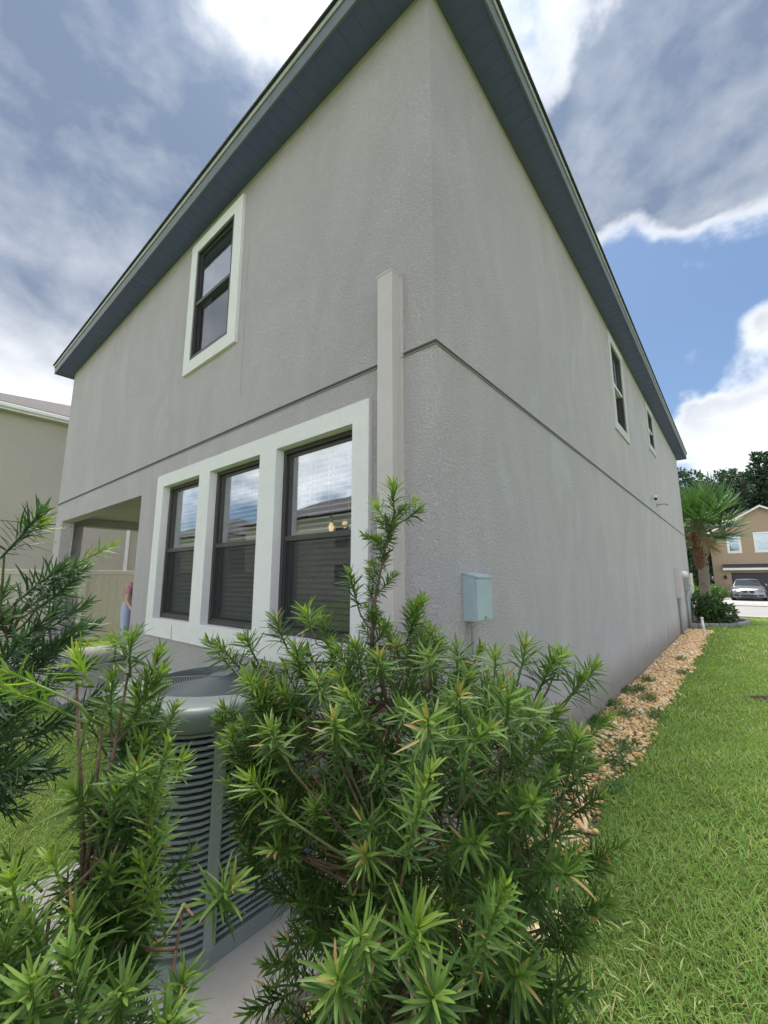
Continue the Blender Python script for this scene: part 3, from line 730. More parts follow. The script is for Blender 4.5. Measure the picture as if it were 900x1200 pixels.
def cab(y, w, z0, z1, wt): return [(w, y, z0), (wt + .02, y, z1 - .06), (wt - .08, y, z1), (0, y, z1 + .02), (-wt + .08, y, z1), (-wt - .02, y, z1 - .06), (-w, y, z0)]
cb = loft([cab(-1.0, .80, .93, .96, .76), cab(-.2, .80, .93, 1.38, .60), cab(.3, .80, .93, 1.44, .60), cab(1.2, .80, .93, 1.40, .58), cab(2.0, .74, .95, 1.03, .66)]); cb.build('cabin', 'car_paint', car, smooth=True)
MB().quad((-.70, -.97, 1.0), (.70, -.97, 1.0), (.56, -.235, 1.385), (-.56, -.235, 1.385)).build('windscreen', 'car_glass', car)
for s in (-1, 1):
    mb = MB(); mb.quad((s * .815, -.6, .97), (s * .815, 1.5, .97), (s * .64, 1.1, 1.34), (s * .645, -.15, 1.34)); mb.build('side_window', 'car_glass', car)
    mb = MB(); mb.box(s * .17 - .14, s * .17 + .14, -2.475, -2.44, .52, .68); o = mb.build('grille', 'car_black', car, bevel=.03)
    mb = MB(); mb.box(s * .17 - .155, s * .17 + .155, -2.462, -2.435, .505, .695); mb.build('surround', 'car_chrome', o, bevel=.03)
    mb = MB(); mb.v = [(s * .40, -2.46, .58), (s * .76, -2.33, .60), (s * .80, -2.25, .72), (s * .40, -2.42, .70)]; mb.f = [(0, 1, 2, 3)]; hl = mb.build('headlight', 'car_lamp', car)
    md = hl.modifiers.new('solid', 'SOLIDIFY'); md.thickness = .06
    mb = MB(); mb.box(s * .62 - .12, s * .62 + .12, -2.46, -2.36, .30, .42); mb.build('air_intake', 'car_black', car, bevel=.02)
    mb = MB(); mb.box(s * .93, s * 1.06, -.72, -.56, .98, 1.12) if s > 0 else mb.box(-1.06, -.93, -.72, -.56, .98, 1.12); mb.build('mirror', 'car_paint', car, bevel=.03)
    for y in (-1.55, 1.45):
        mb = MB(); mb.tube([(s * .72, y, .33), (s * .75, y, .33), (s * .92, y, .33), (s * .935, y, .33)], [.31, .335, .335, .30], 20); o = mb.build('wheel', 'car_black', car)
        mb = MB(); mb.tube([(s * .93, y, .33), (s * .945, y, .33)], [.23, .2], 16); mb.build('rim', 'car_chrome', o)
mb = MB(); mb.box(-.40, .40, -2.47, -2.40, .28, .40); mb.build('lower_grille', 'car_black', car, bevel=.02)
mb = MB(); mb.box(-.26, .26, -2.488, -2.476, .42, .50); mb.build('bumper_plate', 'car_paint', car)

# ------------------------------------------------------------------ foliage helpers (numpy)
rs = np.random.RandomState(5)
def unit(a): return a / np.maximum(np.linalg.norm(a, axis=-1, keepdims=True), 1e-9)
TS = np.array([0, .14, .38, .68, .9, 1.]); WP = np.array([.28, .75, 1., .86, .45, .04])
TS2 = np.array([0, .4, 1.]); WP2 = np.array([.5, 1., .06])
def leaves(o, dr, up, L, Wd, droop, val, hi=True, fold=.35):
    """o,dr,up (n,3); L,Wd,droop,val (n,) -> V,F,vals"""
    ts, wp = (TS, WP) if hi else (TS2, WP2)
    n = len(o); dr = unit(dr); side = unit(np.cross(dr, up)); nr = np.cross(side, dr); k = len(ts)
    c = o[:, None] + dr[:, None] * (L[:, None] * ts)[..., None] - nr[:, None] * (droop[:, None] * L[:, None] * ts ** 2)[..., None]
    c = c + side[:, None] * ((rs.normal(0, .13, n) * L)[:, None] * ts ** 2)[..., None]
    hw = (Wd[:, None] * .5 * wp)[..., None]
    l = c - side[:, None] * hw + nr[:, None] * hw * fold; r = c + side[:, None] * hw + nr[:, None] * hw * fold
    V = np.stack([l, c, r], 2).reshape(-1, 3)
    b = np.arange(n)[:, None, None] * (k * 3) + np.arange(k - 1)[None, :, None] * 3
    F = np.concatenate([b + np.array([0, 1, 4, 3]), b + np.array([1, 2, 5, 4])], 1).reshape(-1, 4)
    return V, F, np.repeat(val, k * 3)
def shoot(seed, length, n, lleaf, w, tipval=(.35, .9), open_=(72, 28), base_gap=.0, hi=True):
    q = np.random.RandomState(seed); t = (np.arange(n) + .5) / n
    t = t ** .85
    az = np.arange(n) * 2.39996 + q.normal(0, .25, n)
    el = np.radians(open_[0] + (open_[1] - open_[0]) * t ** 1.6 + q.normal(0, 9, n))
    ax = np.zeros((n, 3)); ax[:, 2] = base_gap + t * (length - base_gap)
    bx, by = q.uniform(-.12, .12, 2)
    ax[:, 0] = bx * length * t ** 2; ax[:, 1] = by * length * t ** 2
    dr = np.stack([np.sin(el) * np.cos(az), np.sin(el) * np.sin(az), np.cos(el)], 1)
    up = np.stack([-np.cos(el) * np.cos(az), -np.cos(el) * np.sin(az), np.sin(el)], 1)
    up = up + q.normal(0, .35, up.shape)
    L = lleaf * (1.0 - .45 * t ** 4) * q.uniform(.62, 1.18, n) * np.where(t < .12, .75, 1); Wd = w * q.uniform(.8, 1.15, n)
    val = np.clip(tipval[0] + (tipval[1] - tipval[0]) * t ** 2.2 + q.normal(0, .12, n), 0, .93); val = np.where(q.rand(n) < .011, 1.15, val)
    V, F, vals = leaves(ax + dr * .002, dr, up, L, Wd, q.uniform(-.12, .30, n), val, hi)
    # stem of the shoot
    st = MB().tube([(0, 0, -.01), (bx * length * .25, by * length * .25, length * .5), (bx * length, by * length, length)], [.0030, .0026, .0016], 5)
    sv = np.array(st.v); sf = np.array([f for f in st.f if len(f) == 4])
    return np.concatenate([V, sv]), np.concatenate([F, sf + len(V)]), np.concatenate([vals, np.full(len(sv), .55)])
SH = {}
def shoot_set(key, mat, cnt, **kw):
    SH[key] = []
    for i in range(cnt):
        V, F, vv = shoot(hash(key) % 1 + i * 17 + len(key) * 101, **{k: (v(i) if callable(v) else v) for k, v in kw.items()})
        me = np_mesh('leafy_shoot', V, F, vv); me.materials.append(MATS[mat]); SH[key].append(me)
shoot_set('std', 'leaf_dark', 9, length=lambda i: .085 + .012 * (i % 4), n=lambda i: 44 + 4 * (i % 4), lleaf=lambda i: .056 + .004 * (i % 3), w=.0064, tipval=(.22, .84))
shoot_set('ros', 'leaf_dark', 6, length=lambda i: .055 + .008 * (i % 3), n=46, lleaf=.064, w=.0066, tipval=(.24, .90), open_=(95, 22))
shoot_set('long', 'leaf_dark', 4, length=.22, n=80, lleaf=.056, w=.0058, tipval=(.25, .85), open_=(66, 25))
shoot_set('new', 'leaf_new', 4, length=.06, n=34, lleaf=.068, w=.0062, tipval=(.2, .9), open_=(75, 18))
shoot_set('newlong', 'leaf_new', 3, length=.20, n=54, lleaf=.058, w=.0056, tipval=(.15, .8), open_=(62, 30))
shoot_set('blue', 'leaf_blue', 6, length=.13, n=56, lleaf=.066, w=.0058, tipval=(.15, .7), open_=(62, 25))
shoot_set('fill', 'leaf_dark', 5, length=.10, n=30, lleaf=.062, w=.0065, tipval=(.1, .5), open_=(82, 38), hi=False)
def fill_verts(key, i):
    me = SH[key][i]; V = np.zeros(len(me.vertices) * 3, np.float32); me.vertices.foreach_get('co', V)
    F = np.zeros(len(me.loops), np.int32); me.loops.foreach_get('vertex_index', F)
    a = np.zeros(len(me.vertices), np.float32); me.attributes['v'].data.foreach_get('value', a)
    return V.reshape(-1, 3), F.reshape(-1, 4), a
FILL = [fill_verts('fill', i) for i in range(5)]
def orient(dr, roll):
    return Quaternion(Vector((0, 0, 1)).rotation_difference(Vector(dr).normalized())) @ Quaternion((0, 0, 1), roll)

def podocarpus(label, base, stems, tips, fills, group=None, stem_r=.014, matkey='std'):
    """stems: polylines (world); tips: (pos, dir, key, scale); fills: (pos, dir, scale)"""
    root = thing('podocarpus_shrub', label, 'shrub', base, 0, group); b = Vector(base)
    nodes = []
    for pl in stems:
        mb = MB(); pts = [Vector(p) - b for p in pl]; k = len(pts)
        sr = stem_r if k < 5 else stem_r * .62
        mb.tube(pts, [sr * (1 - .78 * i / (k - 1)) for i in range(k)], 7); mb.build('stem', 'bark', root, smooth=True)
        for p0, p1 in zip(pts, pts[1:]):
            for f in (0, .33, .66): nodes.append(p0.lerp(p1, f))
        nodes.append(pts[-1])
    tw = MB(); tg = MB()
    def twig(mb, p, dr, r):
        best = min(nodes, key=lambda q: (q - p).length + (1.2 * max(0, q.z - p.z + .05)))
        L = (p - best).length
        if L < .02: return
        mid = best.lerp(p, .5) - Vector(dr) * L * .15 + Vector((0, 0, -.06 * L)); pre = p - Vector(dr) * min(.06, L * .3)
        mb.tube([best, mid, pre, p], [r * 1.5, r * 1.2, r, r * .8], 5, False)
    for (p, dr, key, sc) in tips:
        p = Vector(p) - b; dr = Vector(dr).normalized()
        me = SH[key][rnd.randrange(len(SH[key]))]
        o = bpy.data.objects.new('leafy_shoot', me); COL.objects.link(o); o.parent = root; o.location = p
        o.rotation_mode = 'QUATERNION'; o.rotation_quaternion = orient(dr, rnd.uniform(0, 6.28)); o.scale = (sc,) * 3
        twig(tg if 'new' in key else tw, p, dr, .0026)
    tag(tw.build('twigs', 'bark', root, smooth=True), kind='stuff')
    if tg.v: tag(tg.build('young_twigs', 'twig_green', root, smooth=True), kind='stuff')
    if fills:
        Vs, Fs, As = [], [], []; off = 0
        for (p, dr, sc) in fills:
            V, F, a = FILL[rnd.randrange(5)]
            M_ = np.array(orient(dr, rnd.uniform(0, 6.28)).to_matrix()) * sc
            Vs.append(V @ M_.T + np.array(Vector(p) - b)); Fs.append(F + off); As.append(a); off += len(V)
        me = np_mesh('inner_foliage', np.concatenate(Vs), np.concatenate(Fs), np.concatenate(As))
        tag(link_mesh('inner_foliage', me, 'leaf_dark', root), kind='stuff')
    return root
def crown_tips(c, rad, n, keys, zmin, shell=(.72, 1.02), up=.55, keep=None, sc=(.85, 1.15), boxy=False):
    out = []; c = Vector(c); tries = 0
    while len(out) < n and tries < n * 40:
        tries += 1
        q = Vector((rnd.gauss(0, 1), rnd.gauss(0, 1), rnd.gauss(0, 1))).normalized()
        f = rnd.uniform(*shell) / (abs(q.x) ** 4 + abs(q.y) ** 4 + abs(q.z) ** 4) ** .25 if boxy else rnd.uniform(*shell)
        p = c + Vector((q.x * rad[0], q.y * rad[1], q.z * rad[2])) * f
        if p.z < zmin or (keep and not keep(p)): continue
        dr = (q + Vector((0, 0, up)) + Vector((rnd.gauss(0, .28), rnd.gauss(0, .28), rnd.gauss(0, .2)))).normalized()
        if any((p - o[0]).length < .055 for o in out): continue
        out.append((p, dr, rnd.choice(keys), rnd.uniform(*sc)))
    return out

# ------------------------------------------------------------------ the three podocarpus shrubs
B1 = along(500, 900, 1.36); B1.z = 0
def stem_paths(base, tops, spread=.05):
    out = []
    for tp in tops:
        tp = Vector(tp); b = Vector(base) + Vector((rnd.uniform(-spread, spread), rnd.uniform(-spread, spread), -.02))
        m1 = b.lerp(tp, .35) + Vector((rnd.uniform(-.04, .04), rnd.uniform(-.04, .04), .06)); m2 = b.lerp(tp, .7) + Vector((rnd.uniform(-.03, .03), rnd.uniform(-.03, .03), .04))
        out.append([b, m1, m2, tp])
    return out
lead = [along(435, 760, 1.32), along(440, 700, 1.32), along(452, 640, 1.33), along(462, 600, 1.34)]
tops = [B1 + Vector(v) for v in ((-.25, -.1, 1.0), (.2, .15, 1.02), (-.05, .3, .95), (.1, -.28, .85), (-.32, .15, .8), (.34, -.05, .8), (.02, .02, 1.1))]
st1 = stem_paths(B1, tops) + [[B1 + Vector((0, 0, .3)), B1 + Vector((.0, -.03, .8))] + lead]
RT = Vector((math.cos(YAW), math.sin(YAW), 0))
keep1 = lambda p: (p - B1).dot(RT) < .12 + .30 * max(0, min(1, (p.z - .2) / .7)) and (p - B1).dot(RT) > -.34 - .22 * max(0, p.z - .5) and p.z < 1.30 - .75 * max(0, (p - B1).dot(RT) - .0)
tips = crown_tips(B1 + Vector((0, 0, .74)), (.43, .43, .56), 205, ['std', 'std', 'std', 'ros', 'ros'], .15, (.80, 1.02), keep=keep1, boxy=True)
tips += crown_tips(B1 + Vector((0, 0, .30)), (.36, .36, .32), 40, ['std', 'ros'], .06, (.8, 1.05), .8, keep=keep1)
for (u, v, r, key, du) in ((682, 778, 1.30, 'ros', .5), (650, 768, 1.28, 'ros', .2), (665, 800, 1.3, 'std', .4), (630, 790, 1.25, 'std', .2), (640, 830, 1.3, 'ros', .4), (610, 765, 1.25, 'std', .1), (580, 765, 1.34, 'new', 0), (545, 790, 1.2, 'ros', 0), (675, 1000, 1.25, 'ros', .8),
                           (675, 930, 1.3, 'std', .6), (680, 850, 1.36, 'std', .7), (420, 690, 1.34, 'std', -.2), (365, 715, 1.3, 'new', -.2), (335, 735, 1.3, 'std', -.3), (285, 765, 1.35, 'std', -.5),
                           (270, 760, 1.45, 'std', -.5), (300, 750, 1.4, 'std', -.3), (310, 790, 1.3, 'ros', -.4), (285, 830, 1.3, 'std', -.5), (300, 870, 1.25, 'std', -.5), (320, 830, 1.15, 'std', -.3), (355, 770, 1.2, 'std', -.2), (380, 800, 1.1, 'ros', -.2), (300, 950, 1.2, 'ros', -.3), (340, 960, 1.1, 'std', -.2), (310, 1010, 1.15, 'std', -.3), (480, 720, 1.3, 'std', .2), (315, 915, .98, 'new', -.5), (330, 860, 1.0, 'ros', -.3), (395, 850, 1.0, 'ros', -.1), (500, 880, .95, 'ros', 0),
                           (475, 990, .82, 'long', .1), (480, 1090, .74, 'new', .2), (400, 1150, .72, 'ros', -.1), (540, 1130, .8, 'long', .3), (500, 1170, .7, 'ros', .1), (430, 1110, .78, 'std', 0)):
    X = Vector((math.cos(YAW), math.sin(YAW), 0))
    tips.append((along(u, v + 22, r), (X * du + Vector((.25, -.3, .75))).normalized(), key, 1.0))
for _ in range(26):
    tips.append((along(rnd.uniform(284, 360), rnd.uniform(770, 1010), rnd.uniform(1.12, 1.42)), (RT * rnd.uniform(-.7, 0) + Vector((.2, -.25, .75))).normalized(), rnd.choice(['std', 'std', 'ros']), rnd.uniform(.85, 1.1)))
for f, key, sc, az in ((.05, 'std', .6, 3.3), (.17, 'std', .6, 5.6), (.28, 'std', .6, 2.6), (.40, 'std', .55, 4.6), (.52, 'std', .6, 1.9), (.63, 'std', .55, 3.6), (.73, 'std', .55, 5.9), (.83, 'std', .5, 2.6), (0.0, 'std', .8, 0), (.12, 'std', .75, 2.2), (.22, 'ros', .55, 4.1), (.34, 'std', .75, 1.0), (.46, 'std', .7, 3.0), (.58, 'std', .72, 5.2), (.68, 'ros', .6, 1.9), (.78, 'std', .7, 4.4), (.88, 'std', .7, .4)):
    i = min(2, int(f * 3)); p = lead[i].lerp(lead[i + 1], f * 3 - i)
    tips.append((p, (math.cos(az) * .7, math.sin(az) * .7, .75), key, sc))
tips += [(lead[3] - Vector((0, 0, .02)), (.0, 0, 1), 'std', 1.0), (lead[3] + Vector((-.03, -.02, -.02)), (-.35, -.3, .9), 'new', .8), (lead[3] + Vector((.02, .02, -.03)), (.75, .62, .55), 'std', .8),
         (lead[3] + Vector((.03, .02, .0)), (.55, .45, .8), 'new', .7), (lead[2], (-.8, -.5, .5), 'std', .75)]
fl = [(t[0], t[1], t[3]) for t in crown_tips(B1 + Vector((0, 0, .70)), (.42, .42, .54), 460, ['std'], .12, (.35, .90), keep=keep1, boxy=True)]
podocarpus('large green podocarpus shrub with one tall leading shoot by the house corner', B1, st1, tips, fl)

B2 = along(128, 900, 1.02); B2.z = 0
X = Vector((math.cos(YAW), math.sin(YAW), 0)); Tw = Vector((.85, -.45, 0))
spec2 = [(248, 1040, .92, 'ros', .5, 1.15), (152, 765, 1.0, 'std', 0, 1.), (105, 775, .95, 'new', -.8, 1.05), (70, 790, .92, 'newlong', -1.4, .9), (85, 815, .95, 'newlong', -1.3, .8), (135, 740, 1.05, 'new', 0, .7), (165, 800, .98, 'std', .3, .95),
         (185, 850, .98, 'std', .3, .8), (205, 885, .97, 'new', .3, .8), (150, 900, .86, 'ros', .1, 1.1), (175, 930, .9, 'long', .2, .8),
         (125, 960, .88, 'std', -.2, 1.1), (180, 990, .92, 'newlong', .1, 1.), (190, 1060, .92, 'newlong', 0, .9), 
         (70, 1010, .85, 'new', -.5, .9), (20, 1040, .8, 'new', -.4, 1.1), (100, 1090, .8, 'ros', -.2, 1.15), (60, 1120, .78, 'std', -.4, 1.1), (20, 1130, .75, 'ros', -.5, 1.1),
         (140, 1170, .75, 'ros', 0, 1.2), (200, 1170, .8, 'std', .2, 1.1), (40, 1180, .7, 'ros', -.4, 1.2), (100, 1200, .68, 'std', -.2, 1.2), (180, 1220, .72, 'ros', .2, 1.2),
         (120, 1040, .95, 'std', 0, 1.), (150, 1010, 1.0, 'ros', .2, 1.), 
         (160, 860, 1.08, 'std', .2, .9), (130, 820, 1.06, 'std', -.2, .9), (10, 1090, .9, 'std', -.6, 1.), (20, 1190, .9, 'std', -.5, 1.)]
tips = []
for (u, v, r, key, du, sc) in spec2:
    p = along(u, v + 24, r); tips.append((p, (X * du + Tw * .25 + Vector((rnd.gauss(0, .15), rnd.gauss(0, .15), .8))).normalized(), key, sc * (.86 if r > .86 else .72)))
spec2 += [(125 + rnd.uniform(-25, 45), 830 + rnd.uniform(0, 330), 1.02 + rnd.uniform(-.06, .12), rnd.choice(['std', 'std', 'ros']), rnd.uniform(-.4, .5), rnd.uniform(.85, 1.1)) for _ in range(26)]
spec2 = [q for q in spec2 if not (q[0] < 112 and 800 < q[1] < 985)]
for (u, v, r, key, du, sc) in spec2[-26:]:
    p = along(u, v + 20, r); tips.append((p, (X * du + Tw * .2 + Vector((rnd.gauss(0, .2), rnd.gauss(0, .2), .8))).normalized(), key, sc))
tops = [along(150, 790, 1.0), along(120, 850, .98), along(195, 900, .98), along(215, 1060, 1.0), along(60, 1060, .88), along(90, 800, .98)]
st2 = stem_paths(B2, tops, .03)
fl = []
for (u, v, r, key, du, sc) in spec2[5:]:
    for k in range(2 if u < 170 else 0):
        fl.append((along(u + rnd.uniform(-25, 25), v + 50 + rnd.uniform(-20, 40), r + rnd.uniform(.03, .12)), (X * du + Vector((rnd.gauss(0, .3), rnd.gauss(0, .3), .7))).normalized(), .8))
podocarpus('upright podocarpus shrub with yellow green tips beside the concrete pad', B2, st2, tips, fl, stem_r=.011)

B3 = along(-135, 800, 1.55); B3.z = 0
tops = [B3 + Vector(v) for v in ((0, 0, 1.45), (.15, -.1, 1.3), (.05, .2, 1.35), (-.2, .05, 1.25), (.2, .1, 1.1))]
st3 = stem_paths(B3, tops)
tips = crown_tips(B3 + Vector((0, 0, 1.17)), (.34, .34, .28), 80, ['blue'], .2, (.6, 1.02), .45, sc=(.9, 1.2))
for (u, v, r, key, du, sc) in ((28, 630, 1.35, 'new', .8, .9), (5, 650, 1.35, 'blue', .7, 1.), (70, 670, 1.38, 'newlong', 1.6, .75), (45, 690, 1.38, 'blue', 1.5, .9), (65, 700, 1.40, 'new', 1.2, .6), (40, 715, 1.4, 'blue', 1.2, .9),
                               (60, 735, 1.42, 'blue', 1.2, .8), (20, 705, 1.38, 'blue', .8, 1.), (15, 760, 1.35, 'blue', .8, 1.), (22, 800, 1.4, 'blue', 1., .9), (5, 850, 1.4, 'blue', 1., .9), (2, 940, 1.38, 'blue', .9, .9)):
    tips.append((along(u, v, r), (X * du + Vector((0, 0, .8))).normalized(), key, sc))
fl = [(t[0], t[1], t[3] * .9) for t in crown_tips(B3 + Vector((0, 0, 1.12)), (.32, .32, .28), 110, ['blue'], .2, (.2, .8))]
podocarpus('dusky blue green podocarpus shrub standing farthest from the house corner', B3, st3, tips, fl)

# ------------------------------------------------------------------ lawn blades
def in_gravel(x, y): 
    return (x > -.05) and (x < gravel_w(y) - .03) and (-1.3 < y < 13.4)
DIRT = [(1.62, 5.15, .30, .17)]
def blades(n, x0, x1, y0, y1, hmin, hmax, w, thin=None):
    x = rs.uniform(x0, x1, n); y = rs.uniform(y0, y1, n)
    gw = np.interp(y, [g[0] for g in GX], [g[1] for g in GX]) + .03 * np.sin(y * 3.1) + .02 * np.sin(y * 7.7 + 1) + rs.normal(0, .065, n)
    ok = ~((x > -.3) & (x < gw) & (y > -1.3) & (y < 13.45))
    ok &= ~((x < .02) & (x > WX) & (y > -.02) & (y < DY + .3))
    ok &= ~((x > WX) & (x < -4.7) & (y > -.63) & (y < .1))
    ok &= ~((x > -1.37) & (x < .03) & (y > -1.53) & (y < -.30))
    ok &= ~((x < 1.42) & (x > -3) & (y > 14.25) & (y < 19.5) & (((x + .6) / 2.0) ** 2 + ((y - 16.9) / 2.6) ** 2 < 1))
    for (cx, cy, rx, ry) in DIRT: ok &= ((((x - cx) / rx) ** 2 + ((y - cy) / ry) ** 2) > 1 + rs.normal(0, .35, n)) | (rs.rand(n) < .06)
    if thin is not None: ok &= thin(x, y)
    x, y = x[ok], y[ok]; n = len(x)
    az = rs.uniform(0, 2 * math.pi, n); tilt = np.radians(np.abs(rs.normal(28, 18, n)))
    dr = np.stack([np.sin(tilt) * np.cos(az), np.sin(tilt) * np.sin(az), np.cos(tilt)], 1)
    up = np.stack([-np.cos(tilt) * np.cos(az), -np.cos(tilt) * np.sin(az), np.sin(tilt)], 1)
    cl = .5 + .5 * np.sin(x * 5.1 + 1.3 * np.sin(y * 3.7)) * np.sin(y * 4.3 + 1.1 * np.sin(x * 2.9))
    L = rs.uniform(hmin, hmax, n) * (.75 + .4 * cl)
    val = np.clip(.10 + .58 * cl * rs.rand(n) + rs.normal(.14, .12, n) + (rs.rand(n) < .09) * .5, 0, 1)
    return leaves(np.stack([x, y, np.zeros(n)], 1), dr, up, L, w * rs.uniform(.7, 1.25, n), rs.uniform(.1, .75, n), val, False, .25)
parts = [blades(34000, .35, 2.6, -1.6, 1.0, .035, .075, .0048), blades(26000, .35, 3.2, 1.0, 3.6, .035, .075, .0058), blades(22000, .35, 4.6, 3.6, 8., .04, .08, .0085),
         blades(16000, .35, 7., 8., 19.4, .05, .09, .018),
         blades(20000, -3.2, .3, -4.2, -.05, .04, .08, .006), blades(16000, -9.0, -3.2, -6., -.02, .05, .09, .012), blades(7000, -10.85, -9.3, -5, 9., .05, .09, .014)]
# thin straggling cover on the bare, shaded ground by the big shrub
V, F, A, off = [], [], [], 0
for v, f, a in parts: V.append(v); F.append(f + off); A.append(a); off += len(v)
me = np_mesh('grass', np.concatenate(V), np.concatenate(F), np.concatenate(A))
tag(link_mesh('grass', me, 'grass_blade'), 'short broad bladed green lawn grass around the house', 'grass', kind='stuff')

# bare soil patches
for k, (cx, cy, rx, ry) in enumerate(DIRT[:1]):
    mb = MB(); n = 22; base = []
    for ring, (fr, z) in enumerate(((1.25, .004), (.8, .03), (.4, .045))):
        for i in range(n):
            a = 2 * math.pi * i / n; j = fr * (1 + .18 * math.sin(3 * a + k) + rnd.uniform(-.12, .12)); mb.v.append((cx + rx * j * math.cos(a), cy + ry * j * math.sin(a), z + rnd.uniform(0, .02) * (ring > 0)))
    mb.v.append((cx, cy, .045))
    for r_ in range(2):
        for i in range(n): j = (i + 1) % n; mb.f.append((r_ * n + i, r_ * n + j, (r_ + 1) * n + j, (r_ + 1) * n + i))
    for i in range(n): mb.f.append((2 * n + i, 2 * n + (i + 1) % n, 3 * n))
    tag(mb.build('soil_patch', 'soil', smooth=False), kind='structure')

# ------------------------------------------------------------------ gravel
ico = []
ph = (1 + 5 ** .5) / 2
iv = unit(np.array([(-1, ph, 0), (1, ph, 0), (-1, -ph, 0), (1, -ph, 0), (0, -1, ph), (0, 1, ph), (0, -1, -ph), (0, 1, -ph), (ph, 0, -1), (ph, 0, 1), (-ph, 0, -1), (-ph, 0, 1)], float))
iff = np.array([(0, 11, 5), (0, 5, 1), (0, 1, 7), (0, 7, 10), (0, 10, 11), (1, 5, 9), (5, 11, 4), (11, 10, 2), (10, 7, 6), (7, 1, 8), (3, 9, 4), (3, 4, 2), (3, 2, 6), (3, 6, 8), (3, 8, 9), (4, 9, 5), (2, 4, 11), (6, 2, 10), (8, 6, 7), (9, 8, 1)])
def subdiv(v, f):
    v = list(map(tuple, v)); cache = {}; nf = []
    def mid(a, b):
        k = (min(a, b), max(a, b))
        if k not in cache: q = (np.array(v[a]) + np.array(v[b])) / 2; cache[k] = len(v); v.append(tuple(q / np.linalg.norm(q)))
        return cache[k]
    for a, b, c in f: ab, bc, ca = mid(a, b), mid(b, c), mid(c, a); nf += [(a, ab, ca), (b, bc, ab), (c, ca, bc), (ab, bc, ca)]
    return np.array(v), np.array(nf)
iv2, if2 = subdiv(iv, iff)
def stones(n, y0, y1, smin, smax, sv, sf, layers=2):
    y = rs.uniform(y0, y1, n); gw = np.interp(y, [g[0] for g in GX], [g[1] for g in GX]) + .03 * np.sin(y * 3.1)
    x = rs.uniform(0, 1, n) ** 1.0 * (gw + rs.normal(0, .03, n)); x = np.where(y < 0, x * 1.0 - 0.05, np.maximum(x, .02))
    ok = ~((x < -.0) & (y > -.05)); x, y = x[ok], y[ok]; n = len(x)
    s = rs.uniform(smin, smax, n) * np.where(rs.rand(n) < .08, 1.5, 1)
    sc = np.stack([s * rs.uniform(.8, 1.3, n), s * rs.uniform(.7, 1.1, n), s * rs.uniform(.5, .8, n)], 1)
    a = rs.uniform(0, 6.28, n); ca, sa = np.cos(a), np.sin(a); tl = rs.normal(0, .35, n); ct, st_ = np.cos(tl), np.sin(tl)
    V = sv[None] * (1 + rs.normal(0, .10, (n, len(sv), 1))) * sc[:, None]
    X_, Y_, Z_ = V[..., 0], V[..., 1], V[..., 2]
    Y2, Z2 = Y_ * ct[:, None] - Z_ * st_[:, None], Y_ * st_[:, None] + Z_ * ct[:, None]
    V = np.stack([X_ * ca[:, None] - Y2 * sa[:, None] + x[:, None], X_ * sa[:, None] + Y2 * ca[:, None] + y[:, None], Z2 + (s * .35 + rs.uniform(0, .018, n))[:, None]], 2)
    F = sf[None] + (np.arange(n) * len(sv))[:, None, None]
    return V.reshape(-1, 3), F.reshape(-1, 3), np.repeat(np.clip(rs.beta(2.2, 2.0, n), 0, 1), len(sv))
parts = [stones(2700, -1.25, 2.6, .011, .022, iv2, if2), stones(3600, 2.6, 6.5, .012, .024, iv, iff), stones(4600, 6.5, 13.45, .016, .03, iv, iff)]
V, F, A, off = [], [], [], 0
for v, f, a in parts: V.append(v); F.append(f + off); A.append(a); off += len(v)
me = np_mesh('gravel', np.concatenate(V), np.concatenate(F), np.concatenate(A))
tag(link_mesh('gravel', me, 'pebble', smooth=True), 'tan and rust river gravel strip along the side wall', 'gravel', kind='stuff')
# weeds growing through the gravel
n = 4600; pts = []
cent = [(rs.uniform(.03, .5), y) for y in (-.9, -.5, -.2, .15, .5, .9, 1.3, 1.45, 1.9, 2.3, 2.8, 3.3, 3.5, 4.2, 4.6, 5.3, 6.2, 7.5)] + [(.05, y) for y in (.6, 1.1, 1.6, 2.2, 2.9, 3.6, 4.4)]
ci = rs.randint(0, len(cent), n); cc = np.array(cent)[ci]
px_ = cc[:, 0] + rs.normal(0, .055, n); py_ = cc[:, 1] + rs.normal(0, .10, n); px_ = np.maximum(px_, np.where(py_ > -.02, .012, -.3))
az = rs.uniform(0, 6.28, n); tl = np.radians(rs.uniform(25, 85, n))
dr = np.stack([np.sin(tl) * np.cos(az), np.sin(tl) * np.sin(az), np.cos(tl)], 1); up = np.stack([-np.cos(tl) * np.cos(az), -np.cos(tl) * np.sin(az), np.sin(tl)], 1)
V, F, A = leaves(np.stack([px_, py_, rs.uniform(.02, .07, n)], 1), dr, up, rs.uniform(.022, .055, n), rs.uniform(.009, .018, n), rs.uniform(.1, .5, n), rs.rand(n), False, .2)
tag(link_mesh('weeds', np_mesh('weeds', V, F, A), 'weed_leaf'), 'small green weeds sprouting through the gravel strip', 'weeds', kind='stuff')
# fallen brown leaves and straw on the thin grass by the shrub
n = 420; x = rs.uniform(.2, 1.1, n); y = rs.uniform(-1.4, .2, n); az = rs.uniform(0, 6.28, n)
dr = np.stack([np.cos(az), np.sin(az), rs.normal(.05, .12, n)], 1); up = np.tile(np.array([0, 0, 1.]), (n, 1))
V, F, A = leaves(np.stack([x, y, rs.uniform(.012, .05, n)], 1), dr, up, rs.uniform(.04, .08, n), np.full(n, .006), rs.uniform(0, .3, n), rs.uniform(.9, 1, n), False)
tag(link_mesh('leaf_litter', np_mesh('leaf_litter', V, F, A), 'grass_blade'), 'dry fallen needles scattered under the large shrub', 'leaf litter', kind='stuff')

